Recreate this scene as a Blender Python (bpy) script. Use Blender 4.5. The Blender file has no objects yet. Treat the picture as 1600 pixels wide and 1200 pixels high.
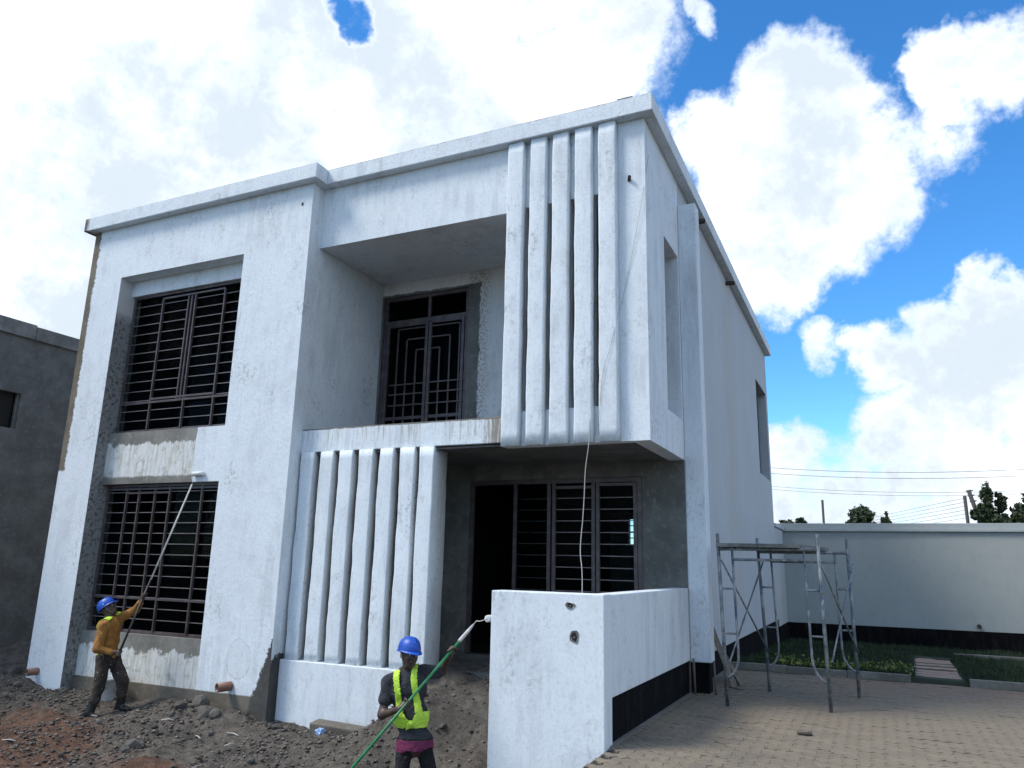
import bpy, bmesh, math, random
import numpy as np
from mathutils import Vector, Matrix, noise as mnoise

S = bpy.context.scene
COL = S.collection
R = math.radians
random.seed(7)
RNG = np.random.default_rng(7)

# ------------------------------------------------------------------ camera
YAW, PITCH, ROLL = R(25.2144), R(13.3262), R(1.3280)
CAM = Vector((2.3084, -8.8155, 1.6))
fw = Vector((-math.sin(YAW)*math.cos(PITCH), math.cos(YAW)*math.cos(PITCH), math.sin(PITCH)))
rt = Vector((math.cos(YAW), math.sin(YAW), 0))
up = rt.cross(fw)
r2 = rt*math.cos(ROLL) + up*math.sin(ROLL)
u2 = up*math.cos(ROLL) - rt*math.sin(ROLL)
cd = bpy.data.cameras.new('camera')
cam = bpy.data.objects.new('camera', cd)
COL.objects.link(cam)
cam.matrix_world = Matrix(((r2.x, u2.x, -fw.x, CAM.x), (r2.y, u2.y, -fw.y, CAM.y), (r2.z, u2.z, -fw.z, CAM.z), (0, 0, 0, 1)))
cd.sensor_width = 36.0
cd.lens = 1184.98/1600*36
cd.clip_start = 0.05
cd.clip_end = 2000
S.camera = cam

# ------------------------------------------------------------------ view, sun
S.view_settings.view_transform = 'Standard'
S.view_settings.look = 'None'
S.view_settings.gamma = 1.0
S.view_settings.exposure = 0.72
S.view_settings.use_curve_mapping = False
SUN_DIR = Vector((-0.52, -0.36, 0.78)).normalized()     # towards the sun: high over the left shoulder, veiled by thin cloud
sl = bpy.data.lights.new('sun', 'SUN')
sl.energy = 2.1
sl.angle = R(18)
sl.color = (1.0, 0.95, 0.88)
sun = bpy.data.objects.new('sun', sl)
COL.objects.link(sun)
sun.rotation_euler = (-SUN_DIR).to_track_quat('-Z', 'Y').to_euler()

S.cycles.use_adaptive_sampling = True
S.cycles.adaptive_threshold = 0.025
S.cycles.max_bounces = 5
S.cycles.diffuse_bounces = 3
S.cycles.glossy_bounces = 2
S.cycles.transmission_bounces = 3
S.cycles.transparent_max_bounces = 6
S.cycles.caustics_reflective = False
S.cycles.caustics_refractive = False

# ------------------------------------------------------------------ node expressions
class X:
    """a scalar socket with arithmetic"""
    def __init__(s, nt, o): s.nt, s.o = nt, o
    def _m(s, op, b, rev=False, clamp=False):
        n = s.nt.nodes.new('ShaderNodeMath'); n.operation = op; n.use_clamp = clamp
        for i, v in enumerate((b, s) if rev else (s, b)):
            if isinstance(v, X): s.nt.links.new(v.o, n.inputs[i])
            elif v is not None: n.inputs[i].default_value = v
        return X(s.nt, n.outputs[0])
    def __add__(s, b): return s._m('ADD', b)
    __radd__ = __add__
    def __sub__(s, b): return s._m('SUBTRACT', b)
    def __rsub__(s, b): return s._m('SUBTRACT', b, True)
    def __mul__(s, b): return s._m('MULTIPLY', b)
    __rmul__ = __mul__
    def __truediv__(s, b): return s._m('DIVIDE', b)
    def max(s, b): return s._m('MAXIMUM', b)
    def min(s, b): return s._m('MINIMUM', b)
    def abs(s): return s._m('ABSOLUTE', None)
    def gt(s, b): return s._m('GREATER_THAN', b)
    def lt(s, b): return s._m('LESS_THAN', b)
    def clamp(s): return s._m('ADD', 0.0, clamp=True)
    def sqrt(s): return s._m('SQRT', None)
    def smooth(s, a, b, lo=0.0, hi=1.0):
        n = s.nt.nodes.new('ShaderNodeMapRange'); n.interpolation_type = 'SMOOTHSTEP'
        s.nt.links.new(s.o, n.inputs[0])
        if a > b: a, b, lo, hi = b, a, hi, lo
        for i, v in enumerate((a, b, lo, hi)): n.inputs[i+1].default_value = v
        return X(s.nt, n.outputs[0])

class Ctx:
    def __init__(s, nt, pos=None):
        s.nt = nt; N = nt.nodes.new
        if pos is None:
            g = N('ShaderNodeNewGeometry'); pos = g.outputs['Position']
            sn = N('ShaderNodeSeparateXYZ'); nt.links.new(g.outputs['True Normal'], sn.inputs[0])
            s.nx, s.ny, s.nz = (X(nt, o) for o in sn.outputs)
        s.pos = pos
        sp = N('ShaderNodeSeparateXYZ'); nt.links.new(pos, sp.inputs[0])
        s.x, s.y, s.z = (X(nt, o) for o in sp.outputs)
    def scaled(s, v, off=(0, 0, 0)):
        n = s.nt.nodes.new('ShaderNodeMapping'); s.nt.links.new(s.pos, n.inputs[0])
        n.inputs['Scale'].default_value = v; n.inputs['Location'].default_value = off
        return n.outputs[0]
    def noise(s, scale, detail=3, rough=0.5, stretch=None, off=(0, 0, 0), dist=0.0, col=False):
        n = s.nt.nodes.new('ShaderNodeTexNoise')
        n.inputs['Scale'].default_value = scale; n.inputs['Detail'].default_value = detail
        n.inputs['Roughness'].default_value = rough; n.inputs['Distortion'].default_value = dist
        s.nt.links.new(s.scaled(stretch or (1, 1, 1), off), n.inputs['Vector'])
        return n.outputs['Color'] if col else X(s.nt, n.outputs['Fac'])
    def voro(s, scale, feature='F1', off=(0, 0, 0)):
        n = s.nt.nodes.new('ShaderNodeTexVoronoi'); n.feature = feature
        n.inputs['Scale'].default_value = scale
        s.nt.links.new(s.scaled((1, 1, 1), off), n.inputs['Vector'])
        return X(s.nt, n.outputs['Distance'])
    def mix(s, f, a, b, mode='MIX'):
        n = s.nt.nodes.new('ShaderNodeMix'); n.data_type = 'RGBA'; n.blend_type = mode
        n.clamp_factor = True
        for sock, v in ((n.inputs[0], f), (n.inputs[6], a), (n.inputs[7], b)):
            if isinstance(v, X): s.nt.links.new(v.o, sock)
            elif isinstance(v, (int, float)): sock.default_value = v
            elif isinstance(v, tuple): sock.default_value = (*v, 1)
            else: s.nt.links.new(v, sock)
        return n.outputs[2]
    def gray(s, x):
        n = s.nt.nodes.new('ShaderNodeCombineColor')
        for i in range(3): s.nt.links.new(x.o, n.inputs[i])
        return n.outputs[0]

MATS = {}
def material(name, color, rough=0.6, bump=None, bump_d=0.01, metallic=0.0, spec=None):
    """color / rough / bump may be callables taking a Ctx"""
    m = bpy.data.materials.new(name); m.use_nodes = True
    nt = m.node_tree; b = nt.nodes['Principled BSDF']
    c = Ctx(nt)
    col = color(c) if callable(color) else color
    if isinstance(col, tuple): b.inputs['Base Color'].default_value = (*col, 1)
    else: nt.links.new(col, b.inputs['Base Color'])
    rg = rough(c) if callable(rough) else rough
    if isinstance(rg, X): nt.links.new(rg.o, b.inputs['Roughness'])
    else: b.inputs['Roughness'].default_value = rg
    b.inputs['Metallic'].default_value = metallic
    if spec is not None: b.inputs['Specular IOR Level'].default_value = spec
    if bump:
        n = nt.nodes.new('ShaderNodeBump'); n.inputs['Distance'].default_value = bump_d
        n.inputs['Strength'].default_value = 1.0
        nt.links.new(bump(c).o, n.inputs['Height']); nt.links.new(n.outputs[0], b.inputs['Normal'])
    MATS[name] = m
    return m

# ------------------------------------------------------------------ world: sky with cumulus at infinity
W = bpy.data.worlds.new('World'); S.world = W; W.use_nodes = True
nt = W.node_tree
for n in list(nt.nodes): nt.nodes.remove(n)
out = nt.nodes.new('ShaderNodeOutputWorld'); bg = nt.nodes.new('ShaderNodeBackground')
nt.links.new(bg.outputs[0], out.inputs[0])
sky = nt.nodes.new('ShaderNodeTexSky'); sky.sky_type = 'NISHITA'; sky.sun_disc = False
sky.sun_elevation = math.asin(SUN_DIR.z); sky.sun_rotation = math.atan2(SUN_DIR.x, SUN_DIR.y)
sky.altitude = 1600; sky.air_density = 1.0; sky.dust_density = 0.3; sky.ozone_density = 2.0
tc = nt.nodes.new('ShaderNodeTexCoord')
wc = Ctx(nt, tc.outputs['Generated'])
# directions are shaken by noise before they are compared with the cloud places, so that edges billow
wn = nt.nodes.new('ShaderNodeTexNoise'); wn.inputs['Scale'].default_value = 8.0; wn.inputs['Detail'].default_value = 5; wn.inputs['Roughness'].default_value = 0.60
nt.links.new(tc.outputs['Generated'], wn.inputs['Vector'])
wo = nt.nodes.new('ShaderNodeVectorMath'); wo.operation = 'SUBTRACT'; nt.links.new(wn.outputs['Color'], wo.inputs[0]); wo.inputs[1].default_value = (.5, .5, .5)
wm = nt.nodes.new('ShaderNodeVectorMath'); wm.operation = 'MULTIPLY_ADD'; nt.links.new(wo.outputs[0], wm.inputs[0]); wm.inputs[1].default_value = (.13, .13, .13)
nt.links.new(tc.outputs['Generated'], wm.inputs[2])
wz = nt.nodes.new('ShaderNodeVectorMath'); wz.operation = 'NORMALIZE'; nt.links.new(wm.outputs[0], wz.inputs[0])
def near(d, r, w, a=1.65, b=0.10):
    n = nt.nodes.new('ShaderNodeVectorMath'); n.operation = 'DOT_PRODUCT'
    nt.links.new(wz.outputs[0], n.inputs[0]); n.inputs[1].default_value = Vector(d).normalized()
    return X(nt, n.outputs['Value']).smooth(math.cos(R(r*a)), math.cos(R(r*b)), 0.0, w)
CLOUDS = [((-0.762, 0.424, 0.490), 20.76, 1.40), ((-0.631, 0.633, 0.448), 22.03, 1.40), ((-0.476, 0.664, 0.576), 15.13, 1.35), ((-0.631, 0.444, 0.635), 16.89, 1.30), ((-0.333, 0.721, 0.608), 8.33, 1.20), ((-0.251, 0.741, 0.623), 3.26, 0.95), ((-0.298, 0.781, 0.549), 4.30, 0.95), ((-0.234, 0.782, 0.578), 1.69, 0.85), ((-0.026, 0.849, 0.528), 3.82, 1.10), ((-0.114, 0.866, 0.487), 3.78, 1.10), ((-0.038, 0.890, 0.454), 5.66, 1.25), ((-0.092, 0.916, 0.391), 4.73, 1.10), ((0.010, 0.898, 0.440), 3.22, 0.95), ((0.047, 0.876, 0.481), 2.17, 0.80), ((0.107, 0.833, 0.542), 2.05, 1.10), ((0.158, 0.841, 0.517), 2.88, 1.05), ((0.117, 0.859, 0.498), 1.99, 0.85), ((0.091, 0.881, 0.465), 3.06, 0.70), ((-0.132, 0.770, 0.624), 1.36, 0.85), ((0.141, 0.948, 0.286), 2.64, 1.10), ((0.092, 0.961, 0.261), 2.60, 1.05), ((0.177, 0.959, 0.223), 4.76, 1.10), ((0.035, 0.969, 0.244), 2.08, 0.95), ((0.097, 0.975, 0.200), 3.55, 1.00), ((-0.026, 0.963, 0.268), 1.78, 0.72), ((0.054, 0.989, 0.141), 4.25, 0.84), ((-0.075, 0.986, 0.150), 2.35, 0.85), ((-0.047, 0.995, 0.088), 4.64, 0.86), ((0.092, 0.993, 0.068), 7.37, 0.86)]
GAPS = [((-0.502, 0.600, 0.623), 1.05, 0.66)]
cov = None
for b_ in CLOUDS:
    v = near(*b_); cov = v if cov is None else cov.max(v)
for b_ in GAPS: cov = cov.min(1.0) - near(*b_)
infront = near((-0.36, 0.86, 0.36), 38, 1.0, 1.5, 1.1)                 # away from here unseen cumulus goes on, cover raised to light the front
field = wc.noise(2.3, 4, 0.55, off=(3.1, 1.7, 0.4)).smooth(0.36, 0.58)*1.15
cov = cov.max(field*(1.0-infront))
fine = wc.noise(13, 8, 0.66)
dens = cov - 0.50 + (fine-0.5)*1.55
mask = dens.smooth(-0.14, 0.40)
body = wc.noise(5.0, 7, 0.64, off=(1.1, 7.7, 0.3))
shade = (body.smooth(0.31, 0.58)*dens.smooth(-0.05, 0.50)).max(body.smooth(0.32, 0.56)*wc.z.smooth(0.36, 0.10)*0.8).clamp()
lit = wc.mix(dens.smooth(0.0, 0.55), (0.60, 0.68, 0.80), (0.98, 1.00, 1.02))     # thin edges pass less light than the heads
ccol = wc.mix(shade, lit, (0.47, 0.535, 0.60))
hs = nt.nodes.new('ShaderNodeHueSaturation'); hs.inputs['Saturation'].default_value = 1.28
nt.links.new(sky.outputs[0], hs.inputs['Color'])
skyc = nt.nodes.new('ShaderNodeVectorMath'); skyc.operation = 'MULTIPLY'; skyc.inputs[1].default_value = (0.124, 0.155, 0.165)   # strength 0.14, phone white balance
nt.links.new(hs.outputs[0], skyc.inputs[0])
nt.links.new(wc.mix(mask, skyc.outputs[0], ccol), bg.inputs['Color'])
bg.inputs['Strength'].default_value = 1.0
W.cycles.sampling_method = 'MANUAL'; W.cycles.sample_map_resolution = 256

# ------------------------------------------------------------------ mesh helpers
def new_mesh(name, v, f):
    me = bpy.data.meshes.new(name); me.from_pydata(v, [], f); me.update(); return me
def np_mesh(name, V, F):
    """fast: V (n,3), F (m,k) of one polygon size"""
    me = bpy.data.meshes.new(name); V = np.asarray(V, np.float32); F = np.asarray(F, np.int32)
    k = F.shape[1]
    me.vertices.add(len(V)); me.vertices.foreach_set('co', V.ravel())
    me.loops.add(F.size); me.loops.foreach_set('vertex_index', F.ravel())
    me.polygons.add(len(F)); me.polygons.foreach_set('loop_start', np.arange(0, F.size, k, dtype=np.int32))
    me.polygons.foreach_set('loop_total', np.full(len(F), k, np.int32))
    me.update(calc_edges=True); me.validate(); return me
def smooth(me):
    me.polygons.foreach_set('use_smooth', np.ones(len(me.polygons), bool)); me.update()
class MB:
    def __init__(s): s.v = []; s.f = []; s.sm = []
    def add(s, v, f, sm=False):
        o = len(s.v); s.v += [tuple(p) for p in v]; s.f += [tuple(i+o for i in q) for q in f]; s.sm += [sm]*len(f); return s
    def box(s, x0, x1, y0, y1, z0, z1, c=0.0):
        if c <= 0:
            v = [(x, y, z) for z in (z0, z1) for y in (y0, y1) for x in (x0, x1)]
            return s.add(v, [(0, 2, 3, 1), (4, 5, 7, 6), (0, 1, 5, 4), (2, 6, 7, 3), (0, 4, 6, 2), (1, 3, 7, 5)])
        bm = bmesh.new(); bmesh.ops.create_cube(bm, size=1)
        for q in bm.verts: q.co = ((x0+x1)/2+q.co.x*(x1-x0), (y0+y1)/2+q.co.y*(y1-y0), (z0+z1)/2+q.co.z*(z1-z0))
        bmesh.ops.bevel(bm, geom=bm.edges[:], offset=c, segments=2, profile=0.5, affect='EDGES')
        bm.verts.index_update()
        s.add([q.co[:] for q in bm.verts], [[q.index for q in f.verts] for f in bm.faces]); bm.free(); return s
    def tube(s, pts, r, n=8, cap=True):
        P = [Vector(p) for p in pts]; rs = r if isinstance(r, (list, tuple)) else [r]*len(P)
        v = []; f = []; ref = None
        for i, p in enumerate(P):
            t = (P[min(i+1, len(P)-1)]-P[max(i-1, 0)]).normalized()
            if ref is None: ref = t.orthogonal().normalized()
            a = (ref-t*ref.dot(t)).normalized(); ref = a; b = t.cross(a)
            v += [p+(a*math.cos(k*math.tau/n)+b*math.sin(k*math.tau/n))*rs[i] for k in range(n)]
        for i in range(len(P)-1):
            for k in range(n): f.append((i*n+k, i*n+(k+1) % n, (i+1)*n+(k+1) % n, (i+1)*n+k))
        o = len(s.v); s.add(v, f, True)
        if cap: s.add([], []); s.f += [tuple(o+k for k in reversed(range(n))), tuple(o+(len(P)-1)*n+k for k in range(n))]; s.sm += [False, False]
        return s
    def prism(s, poly, z0, z1):
        n = len(poly)
        v = [(x, y, z0) for x, y in poly]+[(x, y, z1) for x, y in poly]
        return s.add(v, [tuple(reversed(range(n))), tuple(range(n, 2*n))]+[(i, (i+1) % n, n+(i+1) % n, n+i) for i in range(n)])
    def mesh(s, name):
        me = new_mesh(name, s.v, s.f)
        me.polygons.foreach_set('use_smooth', s.sm); me.update(); return me
    def build(s, name, m, parent=None, **kw): return put(name, s.mesh(name), m, parent, **kw)
def put(name, me, m, parent=None, loc=(0, 0, 0), rot=None, kind=None, label=None):
    o = bpy.data.objects.new(name, me); COL.objects.link(o)
    if m is not None and me is not None and len(me.materials) == 0: me.materials.append(MATS[m] if isinstance(m, str) else m)
    o.location = loc
    if rot is not None: o.rotation_euler = rot
    if parent is not None: attach(o, parent)
    if kind: o['kind'] = kind
    if label: o['label'] = label
    return o
def attach(o, p):
    """o is written in world coordinates; p's world matrix equals its own loc/rot"""
    o.parent = p
    o.matrix_parent_inverse = Matrix.LocRotScale(p.location, p.rotation_euler.to_quaternion(), p.scale).inverted()
def thing(name, loc, label, cat, group=None):
    o = bpy.data.objects.new(name, None); COL.objects.link(o); o.location = loc; o.empty_display_size = 0.2
    return tag(o, label, cat, group)
def tag(o, label, cat, group=None):
    o['label'] = label; o['category'] = cat
    if group: o['group'] = group
    return o

# ------------------------------------------------------------------ materials
def speckle(c, col, amt=1.0):
    """paint over rough plaster: cloudy coats, brush streaks, pin holes"""
    big = c.noise(0.9, 4, 0.6)
    coat = c.noise(5.0, 4, 0.65, stretch=(1, 1, 0.55))
    brush = c.noise(26, 3, 0.6, stretch=(1, 1, 0.10))
    if col[0] < 0.45:
        k = col[0]/0.8; d = tuple(v*0.72 for v in col)
        col = c.mix(coat.smooth(0.45, 0.75)*amt, c.mix(big.smooth(0.35, 0.75)*amt*.6, col, d), d)
        return c.mix(brush.smooth(0.55, 0.8)*0.4*amt, col, tuple(v*0.7 for v in d))
    col = c.mix(big.smooth(0.35, 0.75)*0.30*amt, col, (0.64, 0.67, 0.70))
    col = c.mix(coat.smooth(0.50, 0.72)*0.36*amt, col, (0.52, 0.55, 0.58))
    col = c.mix(brush.smooth(0.52, 0.78)*0.30*amt, col, (0.46, 0.48, 0.50))
    roll = c.noise(5.5, 3, 0.6, stretch=(1, 1, 0.13), off=(6, 2, 2)).smooth(0.46, 0.60)*c.noise(1.1, 3, 0.6, off=(2, 8, 4)).smooth(0.40, 0.62)
    col = c.mix(roll*0.38*amt, col, (0.45, 0.485, 0.51))
    grain = c.noise(34, 3, 0.7, stretch=(1, 1, 0.7), off=(3, 1, 2))
    col = c.mix(grain.smooth(0.50, 0.70)*0.32*amt, col, (0.36, 0.40, 0.44))
    smear = c.noise(2.6, 5, 0.7, stretch=(1, 1, 0.45), off=(7, 7, 1)).smooth(0.52, 0.68)*c.noise(15, 4, 0.7, off=(1, 2, 9)).smooth(0.44, 0.62)
    col = c.mix(smear*0.65*amt, col, (0.34, 0.35, 0.34))
    pit = c.noise(48, 2, 0.5).smooth(0.66, 0.72)*c.noise(1.7, 4, 0.6, off=(4, 4, 4)).smooth(0.48, 0.62)
    col = c.mix(pit*0.75*amt, col, (0.20, 0.20, 0.19))
    return col
def wall_bump(c):
    return c.noise(1.6, 2, 0.6)*0.9 + c.noise(16, 5, 0.68)*0.42
def cement(c, tone=(0.20, 0.195, 0.18)):
    d = tuple(t*0.62 for t in tone); l = tuple(t*1.35 for t in tone)
    col = c.mix(c.noise(2.2, 6, 0.65, off=(9, 2, 1)).smooth(0.35, 0.7), d, tone)
    return c.mix(c.noise(11, 5, 0.7, off=(2, 9, 1)).smooth(0.52, 0.72)*0.7, col, l)
WHITE = (0.735, 0.79, 0.825)

material('white_plaster', lambda c: speckle(c, WHITE), 0.75, wall_bump, 0.012)
material('fresh_plaster', lambda c: speckle(c, (0.73, 0.78, 0.815), 0.85), 0.7, wall_bump, 0.008)

def left_block(c):
    col = speckle(c, WHITE)
    j = c.noise(6, 5, 0.7, off=(0, 3, 0))-0.5
    j2 = c.noise(22, 4, 0.7, off=(5, 3, 0))-0.5
    # bare strip along the outer corner, footing, rough bare corner by the pipe, round patch, bare reveal
    strip = (c.x + 10.165 - j*0.16 - j2*0.10).smooth(0.012, -0.012)*(c.z - 2.98 + j*0.2).smooth(-0.02, 0.02)
    col = c.mix(strip, col, cement(c, (0.17, 0.145, 0.105)))
    foot = (c.z + 0.245 + j*0.03).smooth(0.01, -0.01)*c.x.gt(-7)
    col = c.mix(foot, col, cement(c, (0.16, 0.14, 0.11)))
    wid = (0.52 - c.z)*0.36 + j*0.22 + j2*0.16
    bare = (c.x + 5.27 + wid).smooth(-0.015, 0.02)*c.z.lt(0.52)*c.ny.abs().gt(0.5)
    bare = bare.max(c.nx.gt(0.5)*c.x.gt(-6)*(c.z - 0.30 - j*0.5 - j2*0.3).smooth(0.02, -0.02))
    col = c.mix(bare, col, cement(c, (0.075, 0.072, 0.066)))
    dx = (c.x + 5.84)/0.22; dz = (c.z - 0.215)/0.26
    rr = (dx*dx + dz*dz).sqrt() + j*0.42 + j2*0.10
    ring = (rr - 1.0).abs().smooth(0.05, 0.015)*(j2+0.5).smooth(0.38, 0.52)
    col = c.mix(rr.smooth(1.02, 0.95)*0.14*(j+0.9), col, (0.45, 0.46, 0.48))
    col = c.mix(ring*0.4, col, (0.25, 0.26, 0.28))
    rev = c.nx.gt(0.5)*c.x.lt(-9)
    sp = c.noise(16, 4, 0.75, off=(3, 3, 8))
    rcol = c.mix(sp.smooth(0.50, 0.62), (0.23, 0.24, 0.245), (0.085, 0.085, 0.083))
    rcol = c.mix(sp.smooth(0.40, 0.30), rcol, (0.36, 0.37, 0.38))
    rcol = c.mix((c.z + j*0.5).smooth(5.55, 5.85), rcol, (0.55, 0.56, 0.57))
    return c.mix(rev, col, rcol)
material('left_block_plaster', left_block, 0.78, wall_bump, 0.014)

def spandrel(c, z_top, z_bot, fresh_x):
    j = c.noise(4, 5, 0.7, off=(1, 3, 0))-0.5
    st = c.noise(30, 4, 0.65, stretch=(1, 1, 0.10))
    col = c.mix(st.smooth(0.40, 0.70)*0.75, (0.70, 0.715, 0.70), (0.42, 0.40, 0.33))
    col = c.mix(c.noise(7, 6, 0.75).smooth(0.50, 0.68)*0.65, col, (0.27, 0.255, 0.20))
    edge = (c.z - z_top + j*0.42 + (st-0.5)*0.10)
    col = c.mix(edge.smooth(-0.01, 0.03), col, cement(c, (0.24, 0.235, 0.21)))
    if z_bot is not None:
        col = c.mix((c.z - z_bot + j*0.1).smooth(0.02, -0.02), col, cement(c, (0.22, 0.21, 0.185)))
    if fresh_x is not None:
        col = c.mix((c.x - fresh_x + (st-0.5)*0.10).smooth(-0.01, 0.01), col, speckle(c, WHITE, 0.7))
    return col
def parapet_col(c):
    col = speckle(c, WHITE)
    j = c.noise(7, 5, 0.7, off=(2, 2, 0))-0.5
    grime = (c.x + 10.36 + j*0.25).smooth(0.06, -0.06).max((c.z - 7.628 + j*0.05).smooth(-0.01, 0.02)*0.8)
    return c.mix(grime, col, (0.10, 0.095, 0.085))
material('parapet_plaster', parapet_col, 0.8, wall_bump, 0.014)
material('spandrel_upper', lambda c: spandrel(c, 3.40, 2.86, -7.38), 0.8, wall_bump, 0.014)
material('spandrel_lower', lambda c: spandrel(c, 0.17, None, None), 0.8, wall_bump, 0.014)
material('footing', lambda c: cement(c, (0.17, 0.15, 0.12)), 0.9, wall_bump, 0.02)

def beam(c):
    col = speckle(c, WHITE)
    st = c.noise(24, 4, 0.65, stretch=(1, 1, 0.07))
    j = c.noise(7, 5, 0.7)-0.5
    run = st.smooth(0.50, 0.66)*(c.z + (st-0.5)*0.5).smooth(3.14, 3.50)
    col = c.mix(run*0.8, col, (0.40, 0.38, 0.33))
    top = (c.z - 3.452 + j*0.05).smooth(-0.008, 0.008).max(c.nz.gt(0.5))
    col = c.mix(top, col, (0.13, 0.12, 0.105))
    end = (c.x + 2.18 + j*0.3).smooth(-0.1, 0.1)*st.smooth(0.36, 0.55)
    return c.mix(end*0.85, col, (0.20, 0.17, 0.12))
material('beam_plaster', beam, 0.8, wall_bump, 0.014)

def balcony_back(c):
    col = speckle(c, (0.70, 0.71, 0.72))
    j = c.noise(6, 5, 0.7, off=(8, 3, 0))-0.5
    sp = c.noise(30, 4, 0.7)
    rough_edge = (c.x + 3.27 + j*0.16).smooth(0.25, 0.0)*(c.x + 3.45).smooth(-0.1, 0.0)*sp.smooth(0.46, 0.56)
    col = c.mix(rough_edge, col, (0.33, 0.31, 0.26))
    d = ((c.x + 4.36).abs() - 1.07 + j*0.14).max(c.z - 6.17 + j*0.10)
    return c.mix(d.smooth(0.012, -0.012), col, cement(c, (0.17, 0.17, 0.16)))
material('balcony_plaster', balcony_back, 0.8, wall_bump, 0.014)

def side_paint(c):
    col = speckle(c, (0.46, 0.485, 0.505), 0.6)  # old grey paint, base lowered further to carry this side's shade
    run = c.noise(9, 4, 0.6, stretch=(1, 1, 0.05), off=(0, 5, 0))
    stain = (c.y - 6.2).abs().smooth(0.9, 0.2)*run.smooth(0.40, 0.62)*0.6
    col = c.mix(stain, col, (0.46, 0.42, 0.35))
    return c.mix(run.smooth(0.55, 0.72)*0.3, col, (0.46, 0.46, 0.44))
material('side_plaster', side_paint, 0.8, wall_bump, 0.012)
material('bare_cement', lambda c: cement(c, (0.165, 0.168, 0.155)), 0.9, wall_bump, 0.02)
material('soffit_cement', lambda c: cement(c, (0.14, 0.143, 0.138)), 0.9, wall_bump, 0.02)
material('interior_shade', (0.006, 0.006, 0.007), 0.9)  # near-black colour stands in for the darkness of unlit rooms
material('bitumen', lambda c: c.mix(c.noise(7, 5, 0.7, stretch=(1, 1, 0.3)).smooth(0.45, 0.75), (0.004, 0.004, 0.005), (0.016, 0.015, 0.014)), 0.9, wall_bump, 0.02, spec=0.1)
material('grille_paint', lambda c: c.mix(c.noise(8, 4, 0.6).smooth(0.4, 0.7), (0.062, 0.048, 0.050), (0.105, 0.085, 0.088)), 0.42)
material('bar_paint', lambda c: c.mix(c.noise(5, 4, 0.6).smooth(0.4, 0.7), (0.15, 0.13, 0.13), (0.22, 0.195, 0.195)), 0.38)
material('roof_cement', lambda c: cement(c, (0.25, 0.25, 0.24)), 0.9)
material('pipe_plastic', lambda c: c.mix(c.noise(14, 4, 0.7).smooth(0.4, 0.7), (0.24, 0.115, 0.075), (0.17, 0.10, 0.08)), 0.5)
material('dark_hole', (0.012, 0.011, 0.010), 0.9)
material('timber', lambda c: c.mix(c.noise(12, 5, 0.6, stretch=(1, 1, 0.15)).smooth(0.3, 0.7), (0.20, 0.165, 0.125), (0.115, 0.095, 0.075)), 0.85)
material('dark_timber', (0.05, 0.042, 0.036), 0.85)
material('cable', (0.55, 0.54, 0.52), 0.5)
material('dark_wire', (0.03, 0.03, 0.032), 0.6)
material('grey_wire', (0.14, 0.14, 0.14), 0.6)

def glass_mat():
    m = bpy.data.materials.new('window_glass'); m.use_nodes = True; nt = m.node_tree
    b = nt.nodes['Principled BSDF']; b.inputs['Base Color'].default_value = (0.006, 0.009, 0.011, 1); b.inputs['Roughness'].default_value = 0.04
    b.inputs['Specular IOR Level'].default_value = 0.25
    t = nt.nodes.new('ShaderNodeBsdfTransparent'); t.inputs[0].default_value = (0.75, 0.82, 0.82, 1)
    mx = nt.nodes.new('ShaderNodeMixShader'); mx.inputs[0].default_value = 0.05
    nt.links.new(t.outputs[0], mx.inputs[1]); nt.links.new(b.outputs[0], mx.inputs[2])
    nt.links.new(mx.outputs[0], nt.nodes['Material Output'].inputs[0])
    MATS['window_glass'] = m
glass_mat()

def soil(c):
    n1 = c.noise(1.1, 6, 0.65); n2 = c.noise(7, 6, 0.7, off=(2, 2, 0)); n3 = c.noise(45, 4, 0.7)
    col = c.mix(n2.smooth(0.35, 0.68), (0.060, 0.052, 0.043), (0.150, 0.128, 0.105))
    col = c.mix(n3.smooth(0.52, 0.70)*0.7, col, (0.20, 0.175, 0.15))
    col = c.mix(n3.smooth(0.44, 0.30)*0.9, col, (0.018, 0.015, 0.013))
    d = ((c.x + 8.2)/2.1); e = ((c.y + 2.3)/1.15)
    red = ((d*d + e*e).sqrt() + (n1-0.5)*1.6 + (n2-0.5)*0.6).smooth(1.15, 0.75)
    d = ((c.x + 5.0)/0.55); e = ((c.y + 2.35)/0.4)
    red = red.max(((d*d + e*e).sqrt() + (n1-0.5)*1.2 + (n2-0.5)*0.5).smooth(1.1, 0.8))
    rc = c.mix(n2.smooth(0.35, 0.65), (0.075, 0.033, 0.019), (0.165, 0.078, 0.043))
    col = c.mix(red*0.8, col, rc)
    ramp = (c.x + 3.1).smooth(-0.2, 0.4)*(c.y + 1.1).smooth(-0.5, 0.3)
    return c.mix(ramp*0.55, col, c.mix(n2.smooth(0.3, 0.7), (0.075, 0.066, 0.056), (0.13, 0.115, 0.098)))
material('soil', soil, 0.95, lambda c: c.noise(9, 6, 0.7)*1.6 + c.noise(40, 5, 0.75)*0.8, 0.03)
def stone_col(c):
    o = c.nt.nodes.new('ShaderNodeObjectInfo'); r = X(c.nt, o.outputs['Random'])
    col = c.mix(r, (0.060, 0.055, 0.049), (0.15, 0.138, 0.12))
    return c.mix(c.noise(14, 5, 0.7).smooth(0.45, 0.7)*0.6, col, (0.055, 0.05, 0.045))
material('stone', stone_col, 0.92, lambda c: c.noise(22, 5, 0.7), 0.02)
material('gravel', lambda c: c.mix(c.noise(9, 4, 0.9).smooth(0.45, 0.6), (0.050, 0.044, 0.038), (0.22, 0.195, 0.17)), 0.95)
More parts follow.
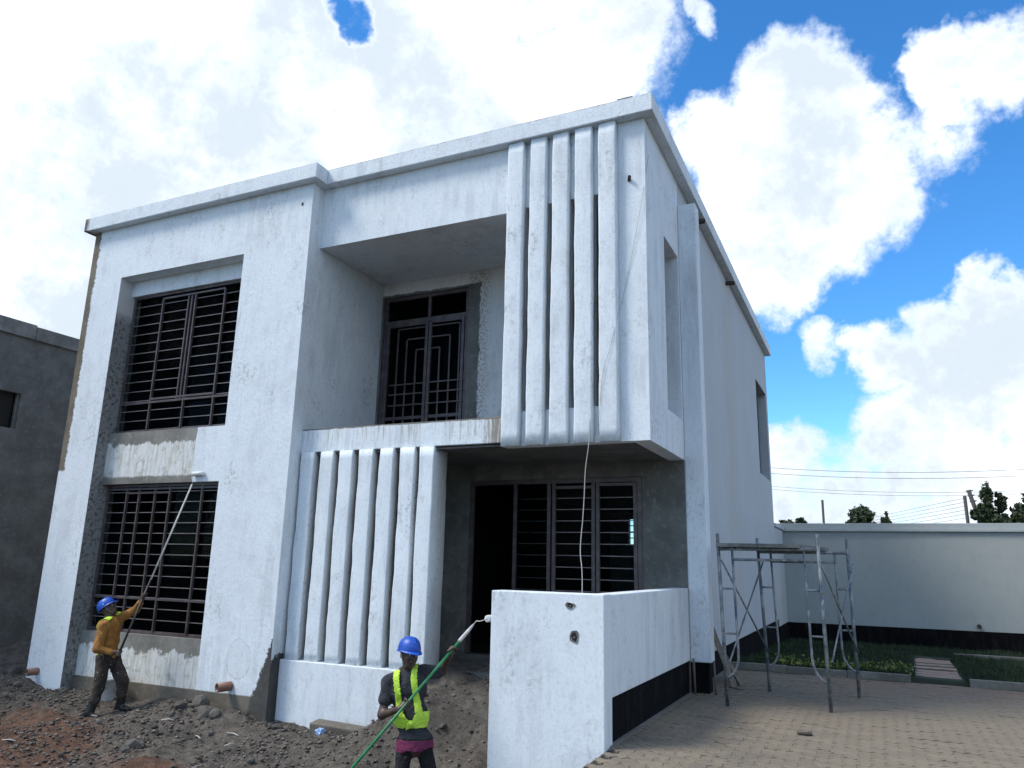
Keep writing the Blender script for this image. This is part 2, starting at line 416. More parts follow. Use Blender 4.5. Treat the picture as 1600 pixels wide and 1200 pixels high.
def paver_col(c):
    o = c.nt.nodes.new('ShaderNodeObjectInfo'); r = X(c.nt, o.outputs['Random'])
    cell = c.noise(3.7, 2, 0.5, off=(7, 0, 0))
    col = c.mix(r*0.5 + cell*0.5, (0.165, 0.134, 0.094), (0.235, 0.195, 0.140))
    red = (c.y - 3.3 + (c.noise(0.8, 4, 0.6)-0.5)*3.0).smooth(-0.8, 1.2)*(c.x - 1.3 + (cell-0.5)).smooth(-0.4, 0.9)
    col = c.mix(red*0.6, col, (0.22, 0.135, 0.090))
    house_blotch = c.noise(1.3, 6, 0.7, off=(1, 1, 0)).smooth(0.42, 0.70)*(c.x - 1.6).smooth(0.9, -0.9)  # darker blotches towards the house
    col = c.mix(house_blotch*0.7, col, (0.115, 0.100, 0.085))
    return c.mix(c.noise(60, 4, 0.7).smooth(0.52, 0.72)*0.5, col, (0.14, 0.12, 0.10))
material('paver', paver_col, 0.88, lambda c: c.noise(90, 3, 0.7), 0.004)
material('paving_bed', lambda c: c.mix(c.noise(14, 5, 0.7).smooth(0.4, 0.65), (0.030, 0.026, 0.022), (0.06, 0.052, 0.043)), 0.95, lambda c: c.noise(30, 5, 0.7), 0.01)
material('kerb_concrete', lambda c: cement(c, (0.20, 0.19, 0.165)), 0.9, wall_bump, 0.01)
material('lawn_soil', lambda c: c.mix(c.noise(2, 5, 0.7).smooth(0.4, 0.7), (0.010, 0.016, 0.007), (0.018, 0.026, 0.010)), 0.95)
def grass_col(c):
    return c.mix(c.noise(1.2, 4, 0.7).smooth(0.35, 0.7), (0.008, 0.022, 0.006), (0.026, 0.052, 0.012))
material('grass_blade', grass_col, 0.7)
material('bedding_leaf', lambda c: c.mix(c.noise(9, 3, 0.7).smooth(0.4, 0.65), (0.050, 0.105, 0.020), (0.24, 0.25, 0.035)), 0.6)
material('slab_brick', lambda c: c.mix(c.noise(5, 5, 0.7).smooth(0.35, 0.68), (0.26, 0.165, 0.12), (0.36, 0.27, 0.20)), 0.9, wall_bump, 0.01)
material('boundary_paint', lambda c: speckle(c, (0.355, 0.375, 0.355), 0.30), 0.75, wall_bump, 0.010)
material('coping_paint', lambda c: speckle(c, (0.40, 0.43, 0.42), 0.30), 0.75, wall_bump, 0.008)
def neighbour_col(c):
    col = cement(c, (0.155, 0.155, 0.15))
    band = c.noise(1.2, 5, 0.6, stretch=(1, 0.4, 3))
    return c.mix(band.smooth(0.5, 0.7)*0.5, col, (0.085, 0.085, 0.085))
material('neighbour_cement', neighbour_col, 0.9, wall_bump, 0.02)
material('neighbour_band', lambda c: cement(c, (0.21, 0.205, 0.195)), 0.9, wall_bump, 0.02)

# ------------------------------------------------------------------ ground
def vnoise(x, y, seed=0):
    """lattice value noise on arrays"""
    g = np.random.default_rng(seed).random((64, 64))
    xi = np.floor(x).astype(int); yi = np.floor(y).astype(int)
    fx = x-xi; fy = y-yi; fx = fx*fx*(3-2*fx); fy = fy*fy*(3-2*fy)
    G = lambda a, b: g[a % 64, b % 64]
    return (G(xi, yi)*(1-fx)+G(xi+1, yi)*fx)*(1-fy)+(G(xi, yi+1)*(1-fx)+G(xi+1, yi+1)*fx)*fy
ANCH = np.array([(-16, 2, -.25), (-13, 0, -.28), (-11.2, -.2, -.33), (-10.3, -.4, -.40), (-9.4, -.3, -.50), (-8.4, -.2, -.42), (-7.2, -.2, -.42), (-6.4, -.3, -.42), (-5.7, -.3, -.42),
 (-5.2, -.2, -.56), (-4.4, -.2, -.62), (-3.5, -.15, -.58), (-2.9, -.12, .08), (-2.85, .25, .26), (-2.1, .1, .06), (-1.4, .2, .0), (-2.2, 1.0, .22), (-3.2, 1.0, .22), (-1.3, -.7, -.52), (-2.1, -.8, -.50),
 (-7.84, -.92, -.640), (-7.63, -.6, -.565), (-8.3, -.35, -.52), (-5.5, -1.2, -.72), (-4.0, -1.4, -.72), (-10.5, -1.2, -.58), (-12.5, -1.5, -.42), (-9, -2, -.76), (-6.6, -2.2, -.82), (-4, -2.6, -.88),
 (-1.75, -2.3, -.93), (-2.6, -1.7, -.80), (-1.0, -2.4, -.93), (-.3, -3, -.9), (-3, -5, -.9), (-8, -5, -.85), (-14, -5, -.7), (-3, -10, -.6), (-10, -10, -.6), (-11.6, .6, -.12), (-12.2, 1.3, -.05)])
def soil_h(x, y):
    x = np.asarray(x, float); y = np.asarray(y, float)
    d2 = (x[..., None]-ANCH[:, 0])**2+(y[..., None]-ANCH[:, 1])**2
    w = 1/(d2+0.02)**1.6
    h = (w*ANCH[:, 2]).sum(-1)/w.sum(-1)
    bump = (vnoise(x*1.7, y*1.7, 1)-.5)*.09+(vnoise(x*4.3, y*4.3, 2)-.5)*.07+(vnoise(x*11, y*11, 3)-.5)*.045+(vnoise(x*24, y*24, 4)-.5)*.022
    calm = np.exp(-(((x+7.75)/.35)**2+((y+.77)/.35)**2))
    h = h+bump*(1-.85*calm)
    far = np.clip((np.hypot(x+5, y+2)-14)/10, 0, 1)
    h = h*(1-far)+(-.45)*far
    inside = (x > -10.2) & (y > 2.0) & (x < 0)
    return np.where(inside | (x > -0.02), -.7, h)
xs = np.concatenate([np.array([-500, -250, -120, -60, -35, -24, -19]), np.arange(-17, -11, .14), np.arange(-11, -1.0, .034), np.array([-.9, -.5, -.21, -.02, .2, 2, 6, 12, 25, 60, 150, 500])])
ys = np.concatenate([np.array([-500, -200, -80, -40, -24, -16, -12]), np.arange(-10, -3.2, .16), np.arange(-3.2, 2.0, .034), np.array([2.2, 3, 5, 9, 14, 15, 20, 30, 60, 120, 300, 700])])
GX, GY = np.meshgrid(xs, ys, indexing='xy')
GZ = soil_h(GX, GY)
V = np.stack([GX, GY, GZ], -1).reshape(-1, 3)
nx_, ny_ = len(xs), len(ys)
ii = (np.arange(ny_-1)[:, None]*nx_+np.arange(nx_-1)[None, :]).ravel()
me = np_mesh('ground', V, np.stack([ii, ii+1, ii+1+nx_, ii+nx_], 1)); smooth(me)
put('ground', me, 'soil', kind='structure')

# loose chips all over the soil, too many to count
def chips(n, seed):
    g = np.random.default_rng(seed)
    px = g.uniform(-11.5, -1.3, n*3); py = g.uniform(-3.4, 1.4, n*3)
    keep = ((py < -.12) | ((px > -2.7) & (px < -1.35))) & ((py < -.32) | (px > -5.2))
    keep &= g.random(n*3) < (.25+.75*(vnoise(px*1.3, py*1.3, 9) > .45))
    px, py = px[keep][:n], py[keep][:n]; n = len(px)
    pz = soil_h(px, py)
    s = .005+.028*g.random(n)**3.2
    base = np.array([(1, 0, 0), (-1, 0, 0), (0, 1, 0), (0, -1, 0), (0, 0, .7), (0, 0, -.6)], float)
    tri = np.array([(0, 2, 4), (2, 1, 4), (1, 3, 4), (3, 0, 4), (2, 0, 5), (1, 2, 5), (3, 1, 5), (0, 3, 5)])
    B = base[None]*(1+.55*g.uniform(-1, 1, (n, 6, 3)))*s[:, None, None]*np.array([1.3, 1, .8])
    a = g.uniform(0, 6.28, n); ca, sa = np.cos(a)[:, None], np.sin(a)[:, None]
    Vx = B[..., 0]*ca-B[..., 1]*sa; Vy = B[..., 0]*sa+B[..., 1]*ca
    V = np.stack([Vx+px[:, None], Vy+py[:, None], B[..., 2]+pz[:, None]+s[:, None]*.25], -1).reshape(-1, 3)
    F = (tri[None]+(np.arange(n)*6)[:, None, None]).reshape(-1, 3)
    return np_mesh('rubble_chips', V, F)
o = put('rubble_chips', chips(14000, 5), 'gravel', kind='stuff'); tag(o, 'loose grey stone chips scattered over the bare soil', 'gravel')

# ------------------------------------------------------------------ paving
KY = 4.68
PV = put('paving', MB().box(0.004, 14, -14, KY, -1.3, -0.022).mesh('paving'), 'paving_bed', kind='structure')
L_, W_, A_ = .225, .1125, .024
def paver_poly():
    g = .0032; p = []
    ed = [(0, 0), (L_/8, A_), (3*L_/8, -A_), (L_/2, 0), (5*L_/8, A_), (7*L_/8, -A_), (L_, 0)]
    for x, y in ed[:-1]: p.append((x, y))
    p += [(L_, 0), (L_+.006, W_/4), (L_-.006, 3*W_/4)]
    for x, y in reversed(ed): p.append((x, y+W_))
    p += [(-.006, 3*W_/4), (.006, W_/4)]
    q = []
    for x, y in p:
        if not q or (abs(q[-1][0]-x)+abs(q[-1][1]-y)) > 1e-6: q.append((x, y))
    cx, cy = L_/2, W_/2
    sh = lambda d, e: [(cx+(x-cx)*(1-2*d/L_), cy+(y-cy)*(1-2*e/W_)) for x, y in q]
    return sh(.0010, .0050), sh(.0030, .0125)
pa, pb = paver_poly(); npv = len(pa)
PVV = np.array([(x-L_/2, y-W_/2, -.024) for x, y in pa]+[(x-L_/2, y-W_/2, -.005) for x, y in pa]+[(x-L_/2, y-W_/2, 0) for x, y in pb])
PVF = [(i, (i+1) % npv, npv+(i+1) % npv, npv+i) for i in range(npv)]+[(npv+i, npv+(i+1) % npv, 2*npv+(i+1) % npv, 2*npv+i) for i in range(npv)]
pav_me = new_mesh('paver', [tuple(v) for v in PVV], PVF+[tuple(range(2*npv, 3*npv))]); pav_me.materials.append(MATS['paver'])
cells = []
for r in range(int((KY+4.6)/W_)):
    y = KY-W_*(r+.5)-.01
    for k in range(-1 if r % 2 and y > -1.7 else 0, int(6.6/L_)):
        x = .02+L_*(k+.5)+(L_/2 if r % 2 else 0)
        cells.append((x, y, random.gauss(0, .0022), random.gauss(0, .014), random.gauss(0, .010), random.gauss(0, .012)))
def framed(x, y):
    d = Vector((x, y, 0))-CAM; z = d.dot(fw)
    return z > .5 and abs(d.dot(r2)/z) < .69 and abs(d.dot(u2)/z) < .52
order = sorted(range(len(cells)), key=lambda i: (not framed(*cells[i][:2]), (cells[i][0]-CAM.x)**2+(cells[i][1]-CAM.y)**2))
for i in order[:300]:
    x, y, z, a, b, c_ = cells[i]
    put('paver', pav_me, None, PV, loc=(x, y, z), rot=(a, b, c_))
rest = [cells[i] for i in order[300:]]
AV = []; QF = []; TF = []
for k, (x, y, z, a, b, c_) in enumerate(rest):
    M = Matrix.Translation((x, y, z)) @ Matrix.Rotation(c_, 4, 'Z') @ Matrix.Rotation(b, 4, 'Y') @ Matrix.Rotation(a, 4, 'X')
    Mn = np.array(M); AV.append(PVV@Mn[:3, :3].T+Mn[:3, 3])
    o_ = k*3*npv
    TF += [tuple(i+o_ for i in f) for f in PVF]; QF.append(tuple(range(2*npv+o_, 3*npv+o_)))
me = new_mesh('paver_field', np.concatenate(AV).tolist(), TF+QF)
put('paver_field', me, 'paver', PV, kind='stuff')

put('mortar_strip', MB().box(-.03, .026, -1.55, KY-.01, -.06, .003).mesh('mortar_strip'), 'kerb_concrete', PV)
def kerb(name, x0, x1):
    b = MB(); n = max(1, round((x1-x0)/.9)); k = put(name, MB().box(x0+.004, x1-.004, KY+.022, KY+.098, -.3, -.02).mesh(name), 'kerb_concrete', kind='structure')
    for i in range(n):
        a = x0+(x1-x0)*i/n; e = x0+(x1-x0)*(i+1)/n
        put('kerb_stone', MB().box(a+.003, e-.003, KY+.02, KY+.10, -.012, .105+random.uniform(-.006, .006), .008).mesh('kerb_stone'), 'kerb_concrete', k)
kerb('kerb', .03, 2.68); kerb('kerb', 3.44, 8.9)
put('edging', MB().box(3.75, 9.0, 11.2, 11.32, -.6, -.10, .01).mesh('edging'), 'kerb_concrete', kind='structure')

# lawn falling gently towards the boundary wall
def lawn_z(x, y): return .055-.06*np.clip((KY+.13-y)/.08, 0, 1)-np.clip((y-KY)/(14.6-KY), 0, 1)*.36+(vnoise(x*1.6, y*1.6, 12)-.5)*.06
lx = np.linspace(.02, 9.0, 60); ly = np.concatenate([[KY+.005, KY+.04, KY+.08, KY+.13], np.linspace(KY+.25, 14.62, 56)])
A, B = np.meshgrid(lx, ly, indexing='xy'); ii = (np.arange(59)[:, None]*60+np.arange(59)[None]).ravel()
me = np_mesh('lawn', np.stack([A, B, lawn_z(A, B)], -1).reshape(-1, 3), np.stack([ii, ii+1, ii+61, ii+60], 1)); smooth(me)
put('lawn', me, 'lawn_soil', kind='structure')
def grass(n, seed):
    g = np.random.default_rng(seed)
    x = g.uniform(.05, 7.5, n); y = KY+.12+9.8*g.random(n)**1.35
    ok = ~((x > 2.72+(y-KY)*.034) & (x < 3.40+(y-KY)*.034) & (y < KY+5.95)); x, y = x[ok], y[ok]; n = len(x)
    z = lawn_z(x, y); h = .035+.075*g.random(n)*(.5+vnoise(x*2.2, y*2.2, 15)); a = g.uniform(0, 6.28, n); w = .006+.006*g.random(n)
    lean = g.uniform(-.6, .6, (2, n))*h
    b0 = np.stack([x-np.cos(a)*w, y-np.sin(a)*w, z-.01], -1); b1 = np.stack([x+np.cos(a)*w, y+np.sin(a)*w, z-.01], -1)
    t = np.stack([x+lean[0], y+lean[1], z+h], -1)
    return np_mesh('grass', np.stack([b0, b1, t], 1).reshape(-1, 3), np.arange(3*n).reshape(-1, 3))
o = put('grass', grass(60000, 3), 'grass_blade', kind='stuff'); tag(o, 'dark green grass of the lawn before the grey boundary wall', 'grass')
gp = put('garden_path', MB().box(2.84, 3.36, KY+.12, 10.6, -.5, -.26).mesh('garden_path'), 'lawn_soil', kind='structure')
for i in range(11):
    y = KY+.01+i*.53; x = 3.06+i*.018+random.uniform(-.02, .02); z = float(lawn_z(np.array([x]), np.array([y]))[0])
    put('slab', MB().box(-.31, .31, -.14, .14, -.12, .026, .006).mesh('slab'), 'slab_brick', gp, loc=(x, y+.15, z-.02), rot=(0, 0, random.uniform(-.03, .03)))

# ------------------------------------------------------------------ house
H = thing('house', (-5.16, 6.0, 0), 'two storey white plastered house with fluted screens, still being painted', 'house')
def part(name, m, *boxes, label=None, c=0.0, parent=None):
    b = MB()
    for q in boxes: b.box(*q, c)
    return b.build(name, m, parent or H, label=label)
ZP = 7.39
# left block
part('wall', 'left_block_plaster', (-10.32, -9.4495, -.268, .2, -1.2, ZP), (-6.577, -5.255, -.268, .2, -1.2, ZP), (-9.4495, -6.577, -.268, .2, 6.397, ZP), label='front wall of the left block around the tall window recess')
part('lintel', 'white_plaster', (-9.4495, -6.577, -.007, .2, 6.116, 6.397))
part('spandrel', 'spandrel_upper', (-9.4495, -6.577, -.055, .2, 2.745, 3.62), label='half painted panel between the two windows')
part('spandrel', 'spandrel_lower', (-9.4495, -6.577, -.045, .2, -.29, .40), label='patchy whitewashed panel below the lower window')
part('footing', 'footing', (-9.4495, -6.577, -.085, .2, -1.2, -.292))
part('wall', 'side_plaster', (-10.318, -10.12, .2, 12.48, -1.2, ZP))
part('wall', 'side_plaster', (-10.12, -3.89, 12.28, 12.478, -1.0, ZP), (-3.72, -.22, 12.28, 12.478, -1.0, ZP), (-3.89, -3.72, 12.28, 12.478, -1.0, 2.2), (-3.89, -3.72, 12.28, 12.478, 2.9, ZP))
part('wall', 'white_plaster', (-5.45, -5.257, .2, 12.28, -1.0, ZP))             # right flank of the left block
# fascia over the balcony, flute box, balcony
part('fascia', 'white_plaster', (-5.254, -1.955, 0, .15, 6.383, ZP))
part('beam', 'beam_plaster', (-5.254, -1.958, -.033, .15, 3.126, 3.473), c=.010)
fl0 = [-1.945, -1.600, -1.272, -.942, -.613]; fl1 = [-1.690, -1.352, -1.025, -.695, -.362]
cols = [(-1.953, fl1[0]-.008)]+[(fl0[i]+.008, fl1[i]-.008) for i in range(1, 4)]+[(fl0[4]+.008, 0.0)]
part('wall', 'white_plaster', *[(a, b, 0, .15, 3.53, 6.41) for a, b in cols], (-1.953, 0.0, 0, .15, 6.41, ZP), (-1.953, 0.0, 0, .15, 3.075, 3.53), label='slotted front wall behind the upper flutes')
part('dark_slot_backing', 'interior_shade', (-1.945, -.225, .34, .40, 3.31, 6.38), (-1.945, -1.90, .155, .34, 3.31, 6.38))  # near-black sheet added so the slots read dark
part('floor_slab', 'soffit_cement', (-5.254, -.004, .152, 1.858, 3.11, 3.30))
part('ceiling', 'fresh_plaster', (-5.254, -.22, .152, 1.77, 6.385, 6.6))
part('wall', 'balcony_plaster', (-5.254, -5.215, 1.77, 1.95, 3.3, 6.383), (-3.515, -.22, 1.77, 1.95, 3.3, 6.383), (-5.215, -3.515, 1.77, 1.95, 6.13, 6.383), label='balcony back wall with bare cement round the door')
def flute(x0, x1, y0, y1, z0, z1, seed, name='flute', rf=.028, extra=None):
    """upright rib with rounded front corners, cast a little unevenly"""
    poly = [(x1, y1)]
    for k in range(6):
        a = k/5*math.pi/2; poly.append((x1-rf+rf*math.cos(a), y0+rf-rf*math.sin(a)))
    for k in range(6):
        a = math.pi/2+k/5*math.pi/2; poly.append((x0+rf+rf*math.cos(a), y0+rf-rf*math.sin(a)))
    poly.append((x0, y1)); poly = poly[::-1]
    n = len(poly); seg = 26; v = []; f = []
    for s in range(seg+1):
        z = z0+(z1-z0)*s/seg; end = .003 if s in (0, seg) else 0
        for x, y in poly:
            q = mnoise.noise(Vector((x*5, y*5+seed*3.7, z*2.1)))*.009+mnoise.noise(Vector((x*14, y*14+seed, z*8)))*.005
            cx = (x0+x1)/2
            v.append((x+(q if x > cx else -q)-(x-cx)*end*3, y-(q if y < y1-.02 else 0)+end*(y < y1-.02), z))
    for s in range(seg):
        for k in range(n): f.append((s*n+k, s*n+(k+1) % n, (s+1)*n+(k+1) % n, (s+1)*n+k))
    f += [tuple(reversed(range(n))), tuple(range(seg*n, seg*n+n))]
    me = new_mesh(name, v, f); smooth(me)
    me.polygons[-1].use_smooth = False; me.polygons[-2].use_smooth = False
    return put(name, me, 'white_plaster', H)
for i in range(5): flute(fl0[i], fl1[i], -.105, .012, 3.068, ZP-.003, i)
LF0 = -5.215
for i in range(6):
    x = LF0+i*.3445
    flute(x, x+.232, -.062, .125, .245, 3.124, 10+i, rf=.014)
flute(-3.185, -2.955, -.062, .31, -.75, 3.122, 21, name='pier', rf=.018)
part('screen_plinth', 'fresh_plaster', (-5.253, -3.19, -.10, .14, -1.2, .243), c=.012)
# side wall towards the paving
part('wall', 'fresh_plaster', (-.22, 0, .15, .943, 3.075, ZP), (-.22, 0, 1.775, 1.86, 3.63, ZP), (-.22, 0, .943, 1.775, 6.11, ZP), (-.22, 0, .943, 1.86, 3.075, 3.63), label='upper side wall with tall slot')
part('wall', 'side_plaster', (-.22, 0, 1.86, 10.2, .37, ZP), (-.22, 0, 12.2, 12.48, .37, ZP), (-.22, 0, 10.2, 12.2, 6.2, ZP), (-.22, 0, 10.2, 12.2, .37, 3.86), label='long side wall, old grey paint with side shade in its colour')
part('pilaster', 'fresh_plaster', (.001, .27, 1.857, 2.12, .385, 6.98), c=.012)
part('plinth', 'bitumen', (-.2, -.022, 1.87, 12.47, -.9, .368), (-.01, .235, 1.885, 2.10, -.5, .384))
# porch
part('wall', 'bare_cement', (-5.256, -3.41, 1.858, 2.05, -.9, 3.11), (-.62, -.004, 1.858, 2.05, -.9, 3.109), (-3.41, -.62, 1.858, 2.05, 2.865, 3.11), (-3.41, -.62, 1.858, 2.05, -.9, .26), label='bare cement back wall of the porch')
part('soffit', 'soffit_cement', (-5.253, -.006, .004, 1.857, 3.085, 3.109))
part('porch_floor', 'bare_cement', (-5.25, -.21, .55, 1.857, -.9, .20), (-1.0, -.21, -1.5, .55, -.9, .12))
# low wall in front of the porch
part('low_wall', 'fresh_plaster', (-1.172, 0, -1.79, -1.556, -1.3, 1.338), (-.215, -.003, -1.556, 1.856, .40, 1.332), c=.010, label='low white wall with a thick front end')
part('plinth', 'bitumen', (-.205, -.026, -1.556, 1.87, -.9, .405))
# roof and parapet
part('roof', 'roof_cement', (-10.1, -.2, .2, 12.3, 7.2, 7.37))
pp = part('parapet', 'parapet_plaster', (-10.47, -5.10, -.418, .04, ZP, 7.64), c=.012, label='parapet band of the left block')
part('parapet', 'parapet_plaster', (-5.098, .15, -.15, .04, ZP+.001, 7.645), c=.012)
part('parapet', 'parapet_plaster', (-.16, .149, .042, 12.65, ZP, 7.643), (-10.469, -10.15, .042, 12.65, ZP, 7.64), (-10.15, -.16, 12.4, 12.65, ZP, 7.64), c=.012)
part('parapet_chip', 'dark_timber', (-.33, -.12, -.12, -.02, 7.646, 7.675))
# rooms behind the glass: near-black floors and partitions, linings added to keep windows dark
part('partition', 'interior_shade', (-10.11, -5.46, 4.9, 5.0, -.5, 7.18), (-10.11, -5.46, .21, 4.9, 2.95, 3.1), (-5.24, -.23, 6.6, 6.7, 3.32, 7.18), (-10.11, -.23, 2.4, 12.2, 3.05, 3.2), (-4.5, -4.4, 2.1, 12.2, .2, 3.04))
part('dark_lining', 'interior_shade', (-10.118, -10.09, .21, 4.88, -.5, 7.1), (-5.48, -5.452, .21, 4.88, -.5, 7.1), (-10.08, -5.49, .205, .23, 6.13, 7.1), (-10.08, -5.49, .205, .23, 2.76, 3.60), (-10.08, -9.46, .205, .23, -.5, 7.1), (-6.56, -5.49, .205, .23, -.5, 7.1),
     (-10.08, -5.49, .24, 4.88, 7.05, 7.1), (-10.08, -5.49, .24, 4.88, -.5, -.4), (-.25, -.222, 2.06, 12.2, .2, 3.04), (-5.25, -5.23, 2.06, 12.2, .2, 3.04), (-.25, -.222, 1.96, 6.6, 3.3, 7.1), (-5.25, -5.23, 1.96, 6.6, 3.3, 7.1), (-5.2, -.26, 1.96, 6.6, 7.1, 7.15))
part('floor', 'interior_shade', (-5.2, -.23, 2.06, 12.27, .1, .2), (-5.2, -.23, 1.96, 6.59, 3.21, 3.3))

def tube_part(name, pts, r, m, parent=H, n=6): return MB().tube(pts, r, n).build(name, m, parent)
# burglar barred windows
def bar_bank(win, x0, x1, y, zs, r=.0058):
    me = MB().box(-.5, .5, -1, 1, -1, 1).mesh('bar'); me.materials.append(MATS['bar_paint'])
    for z in zs:
        o = put('bar', me, None, win, loc=((x0+x1)/2, y, z)); o.scale = ((x1-x0), .007, r)
def members(win, name, L, y, w=.028, d=.022, m='grille_paint'):
    for (xa, za, xb, zb) in L:
        if abs(xa-xb) < 1e-6: b = (xa-w/2, xa+w/2, y-d, y+d, za, zb)
        else: b = (xa, xb, y-d+.002, y+d-.002, za-w/2, za+w/2)
        MB().box(*b, .003).build(name, m, win)
def window(x0, x1, z0, z1, y, verts, horiz, bars, panes):
    f = MB()
    for q in ((x0, x1, y-.03, y+.03, z0, z0+.045), (x0, x1, y-.03, y+.03, z1-.045, z1), (x0, x0+.045, y-.028, y+.028, z0+.045, z1-.045), (x1-.045, x1, y-.028, y+.028, z0+.045, z1-.045)): f.box(*q, .004)
    w = f.build('window', 'grille_paint', H)
    members(w, 'mullion', verts, y-.03); members(w, 'transom', horiz, y-.03, w=.034)
    for a, b, zs in bars: bar_bank(w, a, b, y-.012, zs)
    for a, b, c_, d in panes:
        put('pane', MB().box(a, b, y+.012, y+.018, c_, d).mesh('pane'), 'window_glass', w)
    return w
yw = .075
x0, x1 = -9.43, -6.585
zs = [3.66+.1735*i for i in range(1, 14)]
window(x0, x1, 3.625, 6.113, yw, [(-8.67, 3.66, -8.67, 6.0), (-8.05, 4.15, -8.05, 5.98), (-7.97, 4.15, -7.97, 5.98), (-7.89, 3.66, -7.89, 5.98), (-7.22, 3.66, -7.22, 6.0)],
       [(x0+.045, 4.135, x1-.045, 4.135), (-8.67, 6.0, -7.22, 6.0), (-8.65, 4.19, -7.24, 4.19)], [(x0+.05, x1-.05, zs)],
       [(x0+.04, -8.68, 4.15, 6.07), (-8.66, -8.06, 4.2, 5.98), (-7.88, -7.23, 4.2, 5.98), (-7.21, x1-.04, 4.15, 6.07), (x0+.04, x1-.04, 3.67, 4.12), (-8.66, -7.23, 6.01, 6.07)])
zs = [.45+.1665*i for i in range(1, 14)]
window(x0, x1, .405, 2.742, yw, [(-8.92, .93, -8.92, 2.68), (-8.63, .44, -8.63, 2.70), (-8.26, .95, -8.26, 2.66), (-7.93, .44, -7.93, 2.70), (-7.22, .44, -7.22, 2.70)],
       [(x0+.045, .93, x1-.045, .93), (-8.92, 2.60, -7.95, 2.60), (x0+.045, 2.665, x1-.045, 2.665)], [(x0+.05, x1-.05, zs)],
       [(x0+.04, -8.64, .95, 2.6), (-7.92, -7.23, .95, 2.6), (-7.21, x1-.04, .95, 2.6), (x0+.04, x1-.04, .45, .91)])
# balcony door with nested grille
def balcony_door():
    y = 1.83; xL, xR, z0, z1 = -5.21, -3.52, 3.32, 6.125; xc = -4.29
    f = MB()
    for q in ((xL, xR, y-.03, y+.03, z1-.06, z1), (xL, xL+.06, y-.028, y+.028, z0, z1-.06), (xR-.06, xR, y-.028, y+.028, z0, z1-.06)): f.box(*q, .004)
    d = f.build('door', 'grille_paint', H, label='double balcony door with nested rectangular grille')
    members(d, 'rail', [(xL+.06, 5.66, xR-.06, 5.66)], y-.01, w=.07)
    members(d, 'stile', [(xc-.035, 3.34, xc-.035, 5.62), (xc+.035, 3.34, xc+.035, 5.62), (xc, 5.70, xc, 6.06), (xL+.10, 3.34, xL+.10, 5.62), (xR-.10, 3.34, xR-.10, 5.62)], y-.012, w=.055)
    members(d, 'rail', [(xL+.13, 5.60, xc-.07, 5.60), (xc+.07, 5.60, xR-.13, 5.60), (xL+.13, 3.39, xc-.07, 3.39), (xc+.07, 3.39, xR-.13, 3.39), (xL+.13, 3.95, xc-.07, 3.95), (xc+.07, 3.95, xR-.13, 3.95)], y-.01, w=.055)
    for s in (-1, 1):
        for dx, zt in ((.24, 5.12), (.44, 5.32), (.63, 5.515)):
            xx = xc+s*dx*.97
            members(d, 'grille_bar', [(xx, 3.42, xx, zt)], y-.02, w=.024, d=.012)
            members(d, 'grille_bar', [(min(xx, xc+s*.06), zt+.010, max(xx, xc+s*.06), zt+.010)], y-.02, w=.024, d=.012)
        for z in (4.53, 4.36, 4.17):
            a, b = sorted((xc+s*.06, xc+s*.73)); members(d, 'grille_bar', [(a, z, b, z)], y-.042, w=.024, d=.010)
        a, b = sorted((xc+s*.06, xc+s*.75))
        put('pane', MB().box(a, b, y+.02, y+.026, 3.42, 5.58).mesh('pane'), 'window_glass', d)
        put('pane', MB().box(a, b, y+.02, y+.026, 5.70, 6.05).mesh('pane'), 'window_glass', d)
balcony_door()
# porch doors and window
def porch_glazing():
    y = 1.90; z0, z1 = .27, 2.862
    f = MB()
    for q in ((-3.405, -.625, y-.035, y+.03, z1-.07, z1), (-.70, -.625, y-.034, y+.03, z0, z1-.07), (-3.405, -3.35, y-.034, y+.03, z0, z1-.07)): f.box(*q, .004)
    d = f.build('window', 'grille_paint', H, label='wide dark porch door and window')
    members(d, 'mullion', [(-2.06, z0, -2.06, z1-.07), (-1.98, z0, -1.98, z1-.07), (-1.36, z0, -1.36, z1-.07), (-1.29, z0, -1.29, z1-.07), (-.73, z0, -.73, z1-.07), (-2.62, z0, -2.62, z1-.07)], y-.02, w=.055)
    members(d, 'transom', [(-1.95, 2.73, -1.39, 2.73), (-1.26, 2.76, -.76, 2.76)], y-.018, w=.045)
    bar_bank(d, -1.95, -1.39, y-.01, [.4+.167*i for i in range(14)], r=.006)
    bar_bank(d, -1.26, -.76, y-.01, [.4+.167*i for i in range(14)], r=.006)
    bar_bank(d, -2.59, -2.09, y+.03, [.4+.167*i for i in range(14)], r=.005)
    for a, b in ((-1.95, -1.39), (-1.26, -.76), (-2.59, -2.09)):
        put('pane', MB().box(a, b, y+.012, y+.018, .3, 2.78).mesh('pane'), 'window_glass', d)
porch_glazing()
# rear window seen through the room
for z in (2.38, 2.55, 2.72): tube_part('bar', [(-3.89, 12.38, z), (-3.72, 12.38, z)], .015, 'grille_paint')
